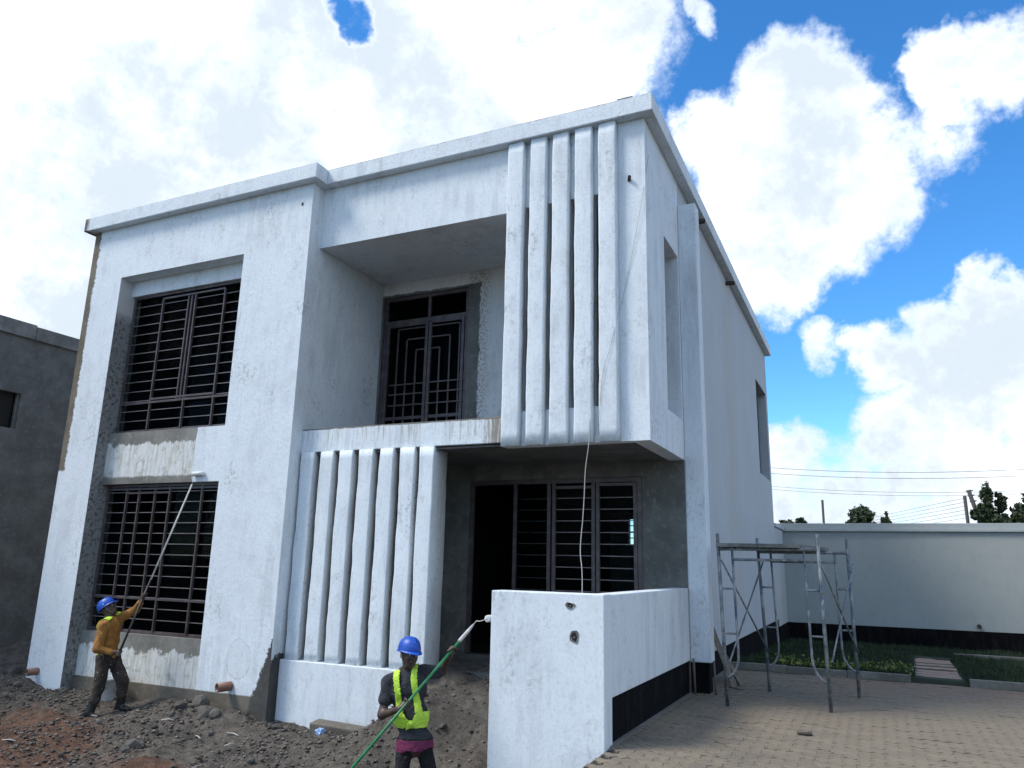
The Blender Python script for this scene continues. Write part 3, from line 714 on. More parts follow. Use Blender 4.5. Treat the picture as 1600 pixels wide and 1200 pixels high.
# waste pipes, roof spouts, roughed-in boxes
def stub(p, d, r, ln, m, name):
    p = Vector(p); d = Vector(d).normalized(); b = MB()
    a = d.orthogonal().normalized(); e = d.cross(a); n = 18; v = []; f = []
    prof = [(r, 0), (r, ln), (r*.80, ln), (r*.78, .02)]
    for rr, t in prof: v += [p+d*t+(a*math.cos(k*math.tau/n)+e*math.sin(k*math.tau/n))*rr for k in range(n)]
    for s in range(3):
        for k in range(n): f.append((s*n+k, s*n+(k+1) % n, (s+1)*n+(k+1) % n, (s+1)*n+k))
    b.add(v, f, True); o = b.build(name, m, H)
    c = MB(); c.add([p+d*.03+(a*math.cos(k*math.tau/n)+e*math.sin(k*math.tau/n))*r*.79 for k in range(n)], [tuple(range(n))])
    c.build('pipe_bore', 'dark_hole', o)
stub((-10.04, -.266, -.255), (-.25, -1, -.05), .055, .16, 'pipe_plastic', 'waste_pipe')
stub((-5.93, -.266, -.14), (-.35, -1, -.04), .062, .20, 'pipe_plastic', 'waste_pipe')
stub((0, 3.2, 7.30), (1, -.1, -.1), .045, .17, 'dark_timber', 'roof_spout'); stub((0, 6.25, 7.28), (1, -.1, -.1), .045, .17, 'dark_timber', 'roof_spout')
stub((-.215, -.002, 6.52), (.4, -1, .5), .022, .07, 'dark_timber', 'conduit_end')
part('timber_end', 'dark_timber', (-10.62, -10.32, .3, .38, 7.02, 7.08))
def hole(name, cx, cz, w, h, y, seed):
    """ragged opening hacked in the plaster: dark pocket with broken rim"""
    g = random.Random(seed); n = 12; v = []; f = []
    for k in range(n):
        a = k*math.tau/n; q = g.uniform(.8, 1.2); v.append((cx+math.cos(a)*w*q, y-.006, cz+math.sin(a)*h*q))
    for k in range(n):
        a = k*math.tau/n; q = g.uniform(.55, .75); v.append((cx+math.cos(a)*w*q, y-.002, cz+math.sin(a)*h*q))
    b = MB(); b.add(v, [(k, (k+1) % n, n+(k+1) % n, n+k) for k in range(n)]); o = b.build(name, 'bare_cement', H)
    b = MB(); b.add([(x, y-.0025, z) for x, _, z in v[n:]], [tuple(range(n))]); b.build('socket_box', 'dark_hole', o)
    b = MB().box(cx-w*.25, cx+w*.2, y-.008, y-.003, cz-h*.2, cz+h*.05); b.build('conduit', 'kerb_concrete', o)
hole('wall_hole', -.292, .945, .045, .062, -1.79, 1); hole('wall_hole', -.335, 1.225, .048, .032, -1.79, 2)
hole('wall_hole', -5.45, 7.06, .022, .03, -.268, 3)

# ------------------------------------------------------------------ neighbouring building, boundary wall
NB = thing('neighbouring_building', (-19, 3, -.3), 'dark grey unpainted cement building left of the white house', 'building')
def nbox(name, m, *bs, c=0.0):
    b = MB()
    for q in bs: b.box(*q, c)
    return b.build(name, m, NB)
nbox('wall', 'neighbour_cement', (-14.2, -14, -5, -.25, -1, 6.12), (-14.2, -14, 1.125, 11, -1, 6.12), (-14.2, -14, -.25, 1.125, -1, 4.145), (-14.2, -14, -.25, 1.125, 4.912, 6.12))
nbox('wall', 'neighbour_cement', (-24, -14.2, -5, -4.8, -1, 6.12), (-24, -23.8, -4.8, 11, -1, 6.12), (-23.8, -14.2, 10.8, 11, -1, 6.12))
nbox('roof', 'neighbour_cement', (-23.8, -14.2, -4.8, 10.8, 5.9, 6.1))
for a, b in ((-5.1, 1.18), (1.19, 11.1)): nbox('parapet_band', 'neighbour_band', (-14.25, -13.93, a, b, 6.122, 6.43+(.02 if a < 0 else -.01)), c=.01)
wn_ = nbox('window', 'neighbour_cement', (-14.1, -14.05, -.25, -.2, 4.145, 4.912), (-14.1, -14.05, 1.075, 1.125, 4.145, 4.912))
put('pane', MB().box(-14.16, -14.15, -.2, 1.075, 4.15, 4.91).mesh('pane'), 'dark_hole', wn_)
nbox('partition', 'interior_shade', (-18, -17.9, -4.8, 10.8, -1, 5.9))

BWL = thing('boundary_wall', (7, 14.7, -.3), 'grey green boundary wall with coping and black plinth behind the lawn', 'wall')
def bbox(name, m, *bs, c=0.0):
    b = MB()
    for q in bs: b.box(*q, c)
    return b.build(name, m, BWL)
bbox('panel', 'boundary_paint', (0.0, 16, 14.6, 14.8, .19, 2.68))
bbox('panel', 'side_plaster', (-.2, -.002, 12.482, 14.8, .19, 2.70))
bbox('plinth', 'bitumen', (-.01, 16, 14.575, 14.8, -.7, .189), (-.2, .018, 12.482, 14.574, -.7, .188))
bbox('coping', 'coping_paint', (-.24, 16, 14.53, 14.87, 2.682, 2.76), (-.24, 16, 14.56, 14.84, 2.76, 2.905), c=.008)
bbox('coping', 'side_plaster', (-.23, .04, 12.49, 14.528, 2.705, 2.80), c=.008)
o = MB().tube([(4.62, 14.50, .31), (4.62, 14.62, .32)], .05, 12).build('drain_stub', 'dark_timber', BWL)

# ------------------------------------------------------------------ scaffold
def steel_col(c):
    col = c.mix(c.noise(6, 4, 0.7).smooth(0.42, 0.6), (0.13, 0.15, 0.165), (0.26, 0.29, 0.31))
    col = c.mix(c.noise(3.1, 4, 0.7, off=(5, 1, 2)).smooth(0.56, 0.66), col, (0.055, 0.085, 0.14))
    col = c.mix(c.noise(17, 4, 0.7, off=(1, 1, 2)).smooth(0.60, 0.68), col, (0.42, 0.43, 0.42))
    return c.mix(c.noise(11, 4, 0.7, off=(1, 5, 2)).smooth(0.60, 0.70), col, (0.11, 0.065, 0.04))
material('scaffold_steel', steel_col, 0.5, metallic=0.35)
material('deck_steel', lambda c: c.mix(c.noise(4, 5, 0.7).smooth(0.4, 0.65), (0.10, 0.105, 0.10), (0.20, 0.205, 0.19)), 0.7, metallic=0.2)
SC = thing('scaffold', (1.3, 1.95, 0), 'painted tube scaffold tower of two frames standing on the paving', 'scaffold')
def lerp(a, b, t): return Vector(a).lerp(Vector(b), t)
def scaffold_frame(A, B, At, Bt):
    """A, B foot points; At, Bt leg tops"""
    top = 2.03
    pa = lambda z: lerp(A, At, z/top); pb = lambda z: lerp(B, Bt, z/top)
    f = MB().tube([pa(1.84), pb(1.84)], .021, 10).build('frame', 'scaffold_steel', SC)
    MB().tube([A, At], .0215, 10).build('leg', 'scaffold_steel', f); MB().tube([B, Bt], .0215, 10).build('leg', 'scaffold_steel', f)
    for P, Q in ((pa, pb), (pb, pa)):
        inn = lambda z: P(z)+(Q(z)-P(z)).normalized()*.165
        pts = [inn(1.84), inn(1.2), inn(.60)]
        for k in range(1, 7):
            a = k/6*math.pi/2
            pts.append(P(.60-.28*math.sin(a))+(Q(.5)-P(.5)).normalized()*.165*(math.cos(a)))
        MB().tube(pts, .015, 8).build('inner_post', 'scaffold_steel', f)
        for z in (1.36, .83): MB().tube([P(z), inn(z)], .013, 8).build('rung', 'scaffold_steel', f)
    i0 = pa(1.71)+(pb(1.71)-pa(1.71)).normalized()*.165; i1 = pb(1.71)+(pa(1.71)-pb(1.71)).normalized()*.165
    MB().tube([i0, i1], .016, 8).build('rail', 'scaffold_steel', f)
    for P in (pa, pb):
        for z in (1.70, .55):
            c = P(z); MB().tube([c+Vector((0, -.03, 0)), c+Vector((0, .035, 0))], .009, 6).build('pin', 'scaffold_steel', f)
    return pa, pb
a1, b1 = scaffold_frame((.587, 1.117, 0), (1.724, 1.361, 0), (.545, 1.117, 2.03), (1.697, 1.361, 2.04))
a2, b2 = scaffold_frame((.898, 2.598, 0), (2.002, 2.717, 0), (.83, 2.598, 2.03), (1.99, 2.717, 2.035))
for P, Q, z0, z1 in ((a1, a2, 1.70, .50), (a2, a1, 1.70, .50), (b1, b2, 1.64, .55), (b2, b1, 1.70, .55)):
    off = Vector((.03 if P in (a1, b1) else .055, 0, 0)); MB().tube([P(z0)+off, Q(z1)+off], .0115, 8).build('cross_brace', 'scaffold_steel', SC)
dk = thing('scaffold_deck', (1.1, 1.9, 1.865), 'flat grey steel deck panel lying on top of the scaffold tower', 'deck')
def deck(x, w, y0, y1, sk):
    b = MB(); v = [(x, y0, 1.864), (x+w, y0+.1, 1.864), (x+w+sk, y1, 1.868), (x+sk, y1-.1, 1.868)]
    v += [(p[0], p[1], p[2]+.045) for p in v]
    b.add(v, [(3, 2, 1, 0), (4, 5, 6, 7), (0, 1, 5, 4), (1, 2, 6, 5), (2, 3, 7, 6), (3, 0, 4, 7)]); return b
deck(.54, .48, 1.0, 2.75, .26).build('deck_panel', 'deck_steel', dk); deck(1.03, .45, 1.08, 2.80, .27).build('deck_panel', 'deck_steel', dk)
for k in range(5):
    y = 1.35+k*.3; MB().box(.62+.05*k, 1.42+.05*k, y, y+.02, 1.847, 1.8635).build('stiffener', 'deck_steel', dk)

# ------------------------------------------------------------------ timber, cable, small things
def stick(pts, r, label, m='timber', name='timber_stick', cat='stick', group=None, n=7):
    o = MB().tube(pts, r, n).build(name, m); return tag(o, label, cat, group)
stick([(.06, 1.80, -.004), (.055, 1.78, .44)], .016, 'short upright timber stake against the black plinth, left of two')
stick([(.315, 1.86, -.004), (.31, 1.83, .42)], .014, 'short upright timber stake right of the other, under the pilaster')
def plank(a, b, w, t, label, group=None, m='timber', name='timber_plank'):
    a, b = Vector(a), Vector(b); d = (b-a); ln = d.length
    o = put(name, MB().box(-w/2, w/2, -t/2, t/2, 0, ln, .004).mesh(name), m); o.location = a; o.rotation_euler = d.to_track_quat('Z', 'Y').to_euler()
    return tag(o, label, 'plank', group)
plank((.42, 2.66, .0), (.035, 3.20, .74), .085, .022, 'longest rough plank leaning behind the pilaster at the scaffold')
plank((.50, 2.84, .0), (.04, 3.35, .60), .07, .025, 'middle rough plank leaning on the side wall by the scaffold')
plank((.46, 2.98, .0), (.035, 3.62, .46), .06, .03, 'lowest rough batten leaning on the side wall by the scaffold')
stick([(.30, 2.62, .015), (.52, 2.45, .015), (.60, 2.50, .02)], .010, 'thin crooked twig lying by the scaffold foot')
def cable(pts, r, label, m): 
    P = [Vector(p) for p in pts]; Q = []
    for i in range(len(P)-1):
        for k in range(6):
            t = k/6; p0 = P[max(i-1, 0)]; p1 = P[i]; p2 = P[i+1]; p3 = P[min(i+2, len(P)-1)]
            Q.append(.5*((2*p1)+(p2-p0)*t+(2*p0-5*p1+4*p2-p3)*t*t+(3*p1-p0-3*p2+p3)*t**3))
    Q.append(P[-1]); o = MB().tube(Q, r, 6).build('electric_cable', m); return tag(o, label, 'cable')
cable([(-.725, -.11, 3.35), (-.733, -.115, 3.06), (-.80, -.05, 2.75), (-.835, .0, 2.40), (-.86, .02, 2.15), (-.895, .03, 1.78), (-.86, .0, 1.50), (-.85, -.02, .9), (-.80, -.05, .15)], .0055, 'thin white cable hanging down in front of the porch', 'cable')
cable([(.02, .12, 6.9), (-.03, -.012, 6.3), (-.16, -.016, 5.6), (-.28, -.012, 5.05), (-.37, -.09, 4.6), (-.45, -.118, 4.25), (-.55, -.118, 3.9), (-.60, -.116, 3.4), (-.66, -.116, 3.12)], .0020, 'fine dark wire hanging down across the upper flutes', 'grey_wire')

def rock_mesh(seed, flat=.7):
    bm = bmesh.new(); bmesh.ops.create_icosphere(bm, subdivisions=2, radius=1)
    for v in bm.verts:
        p = v.co.copy(); q = 1+.38*mnoise.noise(p*1.1+Vector((seed*7.3, 0, 0)))+.16*mnoise.noise(p*2.7+Vector((0, seed*3.1, 0)))
        v.co = Vector((p.x*q, p.y*q*.8, p.z*q*flat))
        for ax in range(3):            # broken faces
            v.co[ax] = max(min(v.co[ax], .72-.05*((seed+ax) % 3)), -.8)
    me = bpy.data.meshes.new('rock'); bm.to_mesh(me); bm.free(); me.materials.append(MATS['stone']); return me
ROCKS = [rock_mesh(i, .55+.12*(i % 3)) for i in range(7)]
def rock(x, y, s, k, label, group=None, rz=None, sink=.25, name='rock'):
    o = put(name, ROCKS[k % 7], None, loc=(x, y, float(soil_h(np.array([x]), np.array([y]))[0])+s*(.5-sink)), rot=(random.uniform(-.3, .3), random.uniform(-.3, .3), random.uniform(0, 6.28) if rz is None else rz))
    o.scale = (s, s, s); return tag(o, label, 'rock', group)
rock(-6.02, -.58, .19, 0, 'largest flat grey rock on the soil below the right waste pipe', sink=.45)
rock(-5.80, -.62, .11, 1, 'dark angular rock touching the right side of the largest rock')
rock(-6.22, -.50, .14, 2, 'grey rock leaning just left of the largest rock')
rock(-6.36, -.72, .10, 3, 'low rounded rock left of the rock pair under the waste pipe')
rock(-6.05, -1.62, .15, 4, 'flat pale rock half buried at the bottom edge of the photo', sink=.55)
rock(-10.75, -.20, .16, 5, 'long grey slab of rock beside the left corner of the house', sink=.4)
rock(-10.95, .25, .13, 6, 'dark rock on the soil heap between the two buildings')
rock(-11.25, .60, .16, 2, 'broad rock at the top of the soil heap between the buildings')
rock(-3.05, -.42, .15, 1, 'brown stone wedged against the right end of the buried block', sink=.4)
gg = random.Random(11); n = 0; spots = []
while n < 64:
    x = gg.uniform(-10.8, -2.2); y = gg.uniform(-2.5, -.35)
    if abs(x+7.8) < .5 and abs(y+.75) < .4: continue
    if gg.random() > .35+.65*float(vnoise(np.array([x*1.3]), np.array([y*1.3]), 9)[0] > .45): continue
    s = .028+.055*gg.random()**2
    rock(x, y, s, gg.randrange(7), 'fist sized grey stone among the rubble on the soil', 'small stones among the rubble', name='stone'); n += 1
bk = put('concrete_block', MB().box(-.44, .44, -.10, .10, -.16, .13, .015).mesh('concrete_block'), 'footing', loc=(-3.83, -.46, -.53), rot=(.1, .04, .06)); tag(bk, 'long brown concrete block half buried below the white screen plinth', 'block')
plank((-4.15, -1.75, -.76), (-3.72, -1.55, -.70), .13, .03, 'short grey board end lying at the bottom edge of the photo')
for (x, y, a, l, lab) in ((-6.25, -1.0, .5, .16, 'pale straight splinter of wood lying left of the others on the soil'), (-5.75, -.95, -.4, .22, 'pale splinter of wood lying right of the largest rock'), (-5.25, -.85, -.2, .24, 'pale splinter of wood lying below the bare corner'), (-5.0, -1.15, 1.4, .14, 'pale curled splinter of wood left of the buried block'), (-7.6, -2.2, .3, .2, 'pale splinter of wood lying on the red earth')):
    z = float(soil_h(np.array([x]), np.array([y]))[0])+.018
    stick([(x-math.cos(a)*l/2, y-math.sin(a)*l/2, z), (x, y+.01, z+.012), (x+math.cos(a)*l/2, y+math.sin(a)*l/2, z)], .006, lab, 'cable', n=5)
material('blue_plastic', (0.30, 0.45, 0.70), 0.35)
bm = bmesh.new(); bmesh.ops.create_icosphere(bm, subdivisions=3, radius=.055)
for v in bm.verts: v.co *= 1+.7*mnoise.noise(v.co*32)+.3*mnoise.noise(v.co*70); v.co.z *= .8
me = bpy.data.meshes.new('crumpled_bag'); bm.to_mesh(me); bm.free()
x, y = -4.02, -.66; o = put('crumpled_bag', me, 'blue_plastic', loc=(x, y, float(soil_h(np.array([x]), np.array([y]))[0])+.035)); tag(o, 'crumpled pale blue plastic bag in front of the buried block', 'bag')
# rubbish on the paving
o = put('roof_tile_chip', MB().box(-.07, .07, -.03, .03, 0, .02, .006).mesh('roof_tile_chip'), 'dark_timber', loc=(1.55, -.15, .004), rot=(0, 0, .3)); tag(o, 'small dark chip lying on the paving before the scaffold', 'debris')

# ------------------------------------------------------------------ bucket behind the left painter
material('bucket_plastic', lambda c: c.mix(c.noise(12, 5, 0.7).smooth(0.5, 0.65), (0.72, 0.73, 0.74), (0.42, 0.42, 0.41)), 0.45)
def lathe(prof, n=28):
    v = []; f = []
    for r, z in prof: v += [(r*math.cos(k*math.tau/n), r*math.sin(k*math.tau/n), z) for k in range(n)]
    for s in range(len(prof)-1):
        for k in range(n): f.append((s*n+k, s*n+(k+1) % n, (s+1)*n+(k+1) % n, (s+1)*n+k))
    return v, f
bx, by = -8.24, -.36; bz = float(soil_h(np.array([bx]), np.array([by]))[0])-.01
BK = thing('paint_bucket', (bx, by, bz), 'white plastic paint bucket standing behind the legs of the left painter', 'bucket')
v, f = lathe([(0, .004), (.125, .004), (.132, .012), (.158, .30), (.168, .30), (.168, .335), (.158, .335), (.154, .325), (.130, .03), (0, .028)])
b = MB(); b.add([(p[0]+bx, p[1]+by, p[2]+bz) for p in v], f, True); b.build('tub', 'bucket_plastic', BK)
MB().tube([(bx+.168*math.cos(a), by+.03*math.sin(a)-.14*abs(math.sin(a))*.9, bz+.30-.14*math.sin(a)) for a in np.linspace(0, math.pi, 14)], .004, 6).build('handle', 'cable', BK)

# ------------------------------------------------------------------ planting in the bed, trees and lines beyond the wall
def leaf_cloud(pts, size, seed, up_bias=.3):
    g = np.random.default_rng(seed); n = len(pts)
    a = g.normal(size=(n, 3)); a /= np.linalg.norm(a, axis=1)[:, None]
    h = g.normal(size=(n, 3)); h[:, 2] += up_bias; b = np.cross(a, h); b /= np.linalg.norm(b, axis=1)[:, None]
    s = (size*(.6+.8*g.random(n)))[:, None]
    V = np.stack([pts-a*s, pts+b*s*.45, pts+a*s, pts-b*s*.45], 1).reshape(-1, 3)
    return V, np.arange(4*n).reshape(-1, 4)
g = np.random.default_rng(31)
PP = []
for i in range(11):
    x = .75+i*.18+g.uniform(-.05, .05); y = KY+.28+g.uniform(0, .25); z = float(lawn_z(np.array([x]), np.array([y]))[0]); m = 90
    p = g.normal(size=(m, 3))*np.array([.085, .085, .05])+np.array([x, y, z+.09]); p[:, 2] = np.maximum(p[:, 2], z+.01); PP.append(p)
V, F = leaf_cloud(np.concatenate(PP), .028, 40, .8)
o = put('bedding_plants', np_mesh('bedding_plants', V, F), 'bedding_leaf', kind='stuff'); tag(o, 'strip of low yellow green bedding plants behind the kerb', 'plants')
def tree_leaf(c): return c.mix(c.noise(1.6, 4, 0.7).smooth(0.35, 0.65), (0.018, 0.030, 0.014), (0.055, 0.080, 0.030))
material('tree_leaf', tree_leaf, 0.7)
material('bark', (0.06, 0.05, 0.042), 0.9)
def tree(x, y, h, w, lobes, nleaf, size, label, seed, group='trees beyond the boundary wall'):
    g = np.random.default_rng(seed); T = thing('tree', (x, y, -.45), label, 'tree', group)
    b = MB(); top = Vector((x, y, h*.8)); b.tube([(x, y, -.5), (x+.03, y, h*.3), tuple(top)], [w*.07, w*.055, w*.015], 8)
    P = []
    for (ox, oz, rx, rz, q) in lobes:
        c = np.array([x+ox, y+g.uniform(-.3, .3), oz])
        b.tube([(x, y, min(oz, h)*.55), tuple(lerp((x, y, oz*.6), c, .6)), tuple(c)], [w*.03, w*.02, w*.008], 6)
        m = int(nleaf*q); d = g.normal(size=(m, 3)); d /= np.linalg.norm(d, axis=1)[:, None]
        r = g.random(m)**.45
        cl = g.normal(size=(max(6, m//22), 3)); cl /= np.linalg.norm(cl, axis=1)[:, None]; cl *= (g.random(len(cl))**.4)[:, None]
        k = g.integers(0, len(cl), m); pts = .78*cl[k]+.24*d*r[:, None]
        P.append(c+pts*np.array([rx, rx, rz]))
    b.build('trunk', 'bark', T)
    V, F = leaf_cloud(np.concatenate(P), size, seed+1); put('crown', np_mesh('crown', V, F), 'tree_leaf', T)
tree(1.95, 30, 4.9, 1.5, [(0, 4.0, .62, .75, 1), (-.25, 3.5, .55, .6, .7), (.2, 3.3, .6, .7, .7), (.1, 2.4, .8, .8, .6)], 1500, .10, 'small dark round topped tree rising over the middle of the boundary wall', 1)
tree(2.95, 30, 4.3, 1.0, [(0, 3.85, .28, .5, .6), (.15, 3.3, .5, .5, .7)], 900, .10, 'slim low tree right beside the round topped tree', 2)
tree(7.05, 29.5, 5.6, 1.9, [(-.15, 4.9, .26, .62, .5), (.35, 4.6, .28, .55, .5), (-.25, 4.1, .6, .55, 1), (.3, 3.6, .9, .7, 1.2), (0, 2.6, 1.0, .8, .7)], 1500, .105, 'taller dark tree with two pointed tips near the right edge', 3)
tree(8.55, 29.5, 5.3, 1.9, [(.05, 4.7, .42, .50, .7), (-.4, 4.1, .55, .5, .9), (.5, 4.0, .7, .65, 1), (0, 3.1, 1.1, .8, 1)], 1500, .105, 'bushy dark tree cut by the right edge of the photo', 4)
tree(-1.0, 30, 4.1, 1.3, [(-.35, 3.7, .45, .28, .7), (.3, 3.75, .4, .3, .6), (0, 3.2, .9, .5, .9)], 1200, .09, 'low leafy treetop showing over the wall beside the house corner', 5)
material('post_grey', (0.05, 0.05, 0.05), 0.8)
stick([(.30, 30, -.5), (.33, 30, 4.85)], .055, 'thin dark pole standing left of the round topped tree', 'post_grey', 'utility_pole', 'pole')
FP = thing('fence_post', (6.2, 30, -.5), 'upright dark electric fence post left of the leaning pole', 'fence')
MB().tube([(6.2, 30, -.5), (6.15, 30, 4.95)], .07, 8).build('post', 'post_grey', FP)
for k in range(6):
    z = 4.85-k*.17
    MB().tube([(6.15, 30, z), (4.4, 33.5, z-.16), (2.4, 38, z-.34+.02*k)], .008, 5).build('fence_wire', 'dark_wire', FP)
    MB().tube([(6.10, 30, z), (6.22, 30, z)], .03, 6).build('insulator', 'post_grey', FP)
LP = thing('leaning_pole', (6.75, 30, -.5), 'dark utility pole leaning left with short crossarms before the tree', 'pole')
MB().tube([(7.55, 30, -.5), (6.32, 30, 5.2)], .085, 8).build('post', 'post_grey', LP)
for z in (5.15, 4.95, 4.7): MB().tube([(6.35-(5.2-z)*-.22-.14, 30, z), (6.35-(5.2-z)*-.22+.12, 30, z+.03)], .03, 6).build('crossarm', 'post_grey', LP)
for dz, yy, lab in ((0, 35, 'uppermost of the sagging power lines across the sky'), (-.31, 35, 'second sagging power line from the top'), (-1.02, 35, 'pale third power line from the top'), (-1.17, 35.2, 'lowest of the four power lines above the wall')):
    o = MB().tube([(x, yy, 6.58+dz+.0058*(x-6.7)**2) for x in np.linspace(-16, 24, 40)], .011 if dz > -.5 else .008, 5).build('power_line', 'dark_wire'); tag(o, lab, 'power line', 'power lines beyond the wall')

# ------------------------------------------------------------------ people: smooth blended bodies meshed from distance fields
def seg(a, b, ra, rb, k=.03): return ('c', np.array(a, float), np.array(b, float), ra, rb, k)
def ell(c, r, ax=None, k=.03): return ('e', np.array(c, float), np.array(r, float), np.eye(3) if ax is None else np.array(ax, float), 0, k)
def field_mesh(name, prims, h=.009, grow=0.0, wr=0.0, seed=0):
    lo = np.full(3, 1e9); hi = -lo
    for p in prims:
        if p[0] == 'c': r = max(p[3], p[4]); pts = np.array([p[1]-r, p[1]+r, p[2]-r, p[2]+r])
        else: r = p[2].max(); pts = np.array([p[1]-r, p[1]+r])
        lo = np.minimum(lo, pts.min(0)); hi = np.maximum(hi, pts.max(0))
    lo -= .05+grow; hi += .05+grow
    n = np.ceil((hi-lo)/h).astype(int)+1
    D = np.full(n, .3, np.float32)
    ax = [lo[i]+np.arange(n[i])*h for i in range(3)]
    for p in prims:
        if p[0] == 'c': r = max(p[3], p[4])+grow; a = np.minimum(p[1], p[2])-r; b = np.maximum(p[1], p[2])+r
        else: r = p[2].max()+grow; a = p[1]-r; b = p[1]+r
        m = .07
        i0 = np.maximum(((a-m-lo)/h).astype(int), 0); i1 = np.minimum(((b+m-lo)/h).astype(int)+2, n)
        sl = tuple(slice(i0[i], i1[i]) for i in range(3))
        Xg, Yg, Zg = np.meshgrid(*[ax[i][sl[i]] for i in range(3)], indexing='ij')
        Q = np.stack([Xg, Yg, Zg], -1)
        if p[0] == 'c':
            d = p[2]-p[1]; t = np.clip(((Q-p[1])@d)/max(d@d, 1e-9), 0, 1)
            dist = np.linalg.norm(Q-(p[1]+t[..., None]*d), axis=-1)-(p[3]+(p[4]-p[3])*t)
        else:
            q = (Q-p[1])@p[3].T; k0 = np.linalg.norm(q/p[2], axis=-1); k1 = np.linalg.norm(q/p[2]**2, axis=-1)
            dist = k0*(k0-1)/np.maximum(k1, 1e-6)
        k = p[5]; o = D[sl]; hh = np.clip(.5+.5*(o-dist)/k, 0, 1)
        D[sl] = o*(1-hh)+dist*hh-k*hh*(1-hh)
    if wr:
        Xg, Yg, Zg = np.meshgrid(*ax, indexing='ij')
        D += wr*(np.sin(31*Zg+9*Xg+seed)*np.sin(23*Xg+11*Zg+2*seed)+.7*np.sin(47*Zg-21*Yg+seed)*np.sin(17*Yg+29*Xg))
    D -= grow
    ins = D < 0
    c = [ins[i:n[0]-1+i, j:n[1]-1+j, k:n[2]-1+k] for i in (0, 1) for j in (0, 1) for k in (0, 1)]
    s = sum(x.astype(np.int8) for x in c); act = (s > 0) & (s < 8)
    idx = np.full(act.shape, -1, np.int64); A = np.argwhere(act); idx[act] = np.arange(len(A))
    corner = np.array([(i, j, k) for i in (0, 1) for j in (0, 1) for k in (0, 1)])
    dv = np.stack([D[A[:, 0]+q[0], A[:, 1]+q[1], A[:, 2]+q[2]] for q in corner], 1)
    acc = np.zeros((len(A), 3)); cnt = np.zeros(len(A))
    for i in range(8):
        for ax_ in range(3):
            if corner[i][ax_]: continue
            j = i+(4, 2, 1)[ax_]
            cr = (dv[:, i] < 0) != (dv[:, j] < 0); t = np.where(cr, dv[:, i]/np.where(cr, dv[:, i]-dv[:, j], 1), 0)
            acc += np.where(cr[:, None], corner[i]+t[:, None]*(corner[j]-corner[i]), 0); cnt += cr
    V = lo+(A+acc/cnt[:, None])*h
    F = []
    for ax_ in range(3):
        o1, o2 = [(1, 2), (2, 0), (0, 1)][ax_]
        e = [0, 0, 0]; e[ax_] = 1
        a = ins[:n[0]-e[0], :n[1]-e[1], :n[2]-e[2]]; b = ins[e[0]:, e[1]:, e[2]:]
        E = np.argwhere(a != b); E = E[(E[:, o1] > 0) & (E[:, o2] > 0) & (E[:, o1] < n[o1]-1) & (E[:, o2] < n[o2]-1)]
        sgn = a[E[:, 0], E[:, 1], E[:, 2]]
        u = np.zeros(3, int); u[o1] = 1; w = np.zeros(3, int); w[o2] = 1
        g = lambda P: idx[P[:, 0], P[:, 1], P[:, 2]]
        q = np.stack([g(E-u-w), g(E-w), g(E), g(E-u)], 1)
        q = np.where(sgn[:, None], q, q[:, ::-1]); F.append(q[(q >= 0).all(1)])
    me = np_mesh(name, V, np.concatenate(F)); smooth(me); return me
def axes(f, u):
    f = Vector(f).normalized(); u = Vector(u); s = f.cross(u).normalized(); u = s.cross(f).normalized()
    return np.array([f, s, u])           # rows: forward, right, up
def head_prims(c, g, u):
    A = axes(g, u); F, Sd, U = A; c = np.array(c)
    P = [ell(c+U*.025-F*.01, (.098, .077, .098), A, .02), ell(c-U*.045+F*.022, (.068, .058, .075), A, .03), ell(c-U*.085+F*.048, (.030, .034, .024), A, .02),
         seg(c+F*.088+U*.018, c+F*.108-U*.022, .010, .016, .014), ell(c+F*.088-U*.052, (.016, .026, .011), A, .01), ell(c+F*.082+U*.030, (.016, .052, .012), A, .015)]
    for s in (-1, 1): P += [ell(c+Sd*s*.077-F*.008, (.020, .010, .032), A, .008), ell(c+Sd*s*.035+F*.062-U*.018, (.022, .022, .02), A, .02)]
    return P
def grip(hd, ax, wrist, pr=.016, flip=1):
    """a closed hand round a pole: palm, four unequal bent fingers, thumb from the side of the palm"""
    hd = np.array(hd); ax = np.array(Vector(ax).normalized()); w = np.array(wrist)-hd; w = w-ax*(w@ax)*.6; w /= np.linalg.norm(w)
    w = w-ax*(w@ax); w /= np.linalg.norm(w); t = np.cross(ax, w)*flip
    P = []; rad = pr+.010
    base = hd+w*(rad+.012)
    P += [ell(base+w*.014, (.040, .026, .030), np.array([ax, t, w]), .015), seg(np.array(wrist), base+w*.02, .027, .026, .02)]
    for i, ln in enumerate((.92, 1.0, .96, .80)):
        o = ax*(.030-.020*i); pts = []
        for a in (-.35, .55, 1.5, 2.5*ln, 3.3*ln): pts.append(hd+o+(w*math.cos(a)+t*math.sin(a))*rad*(1.12 if a < .8 else 1.0))
        for k in range(4): P.append(seg(pts[k], pts[k+1], .0105-.0007*k, .0098-.0007*k, .006))
    pts = [base+w*.016+ax*.026-t*.012, hd+ax*.046+(w*math.cos(-.9)+t*math.sin(-.9))*(rad+.012), hd+ax*.040+(w*math.cos(-2.0)+t*math.sin(-2.0))*rad, hd+ax*.026+(w*math.cos(-2.9)+t*math.sin(-2.9))*rad]
    for k in range(3): P.append(seg(pts[k], pts[k+1], .0135-.0015*k, .012-.0015*k, .008))
    return P
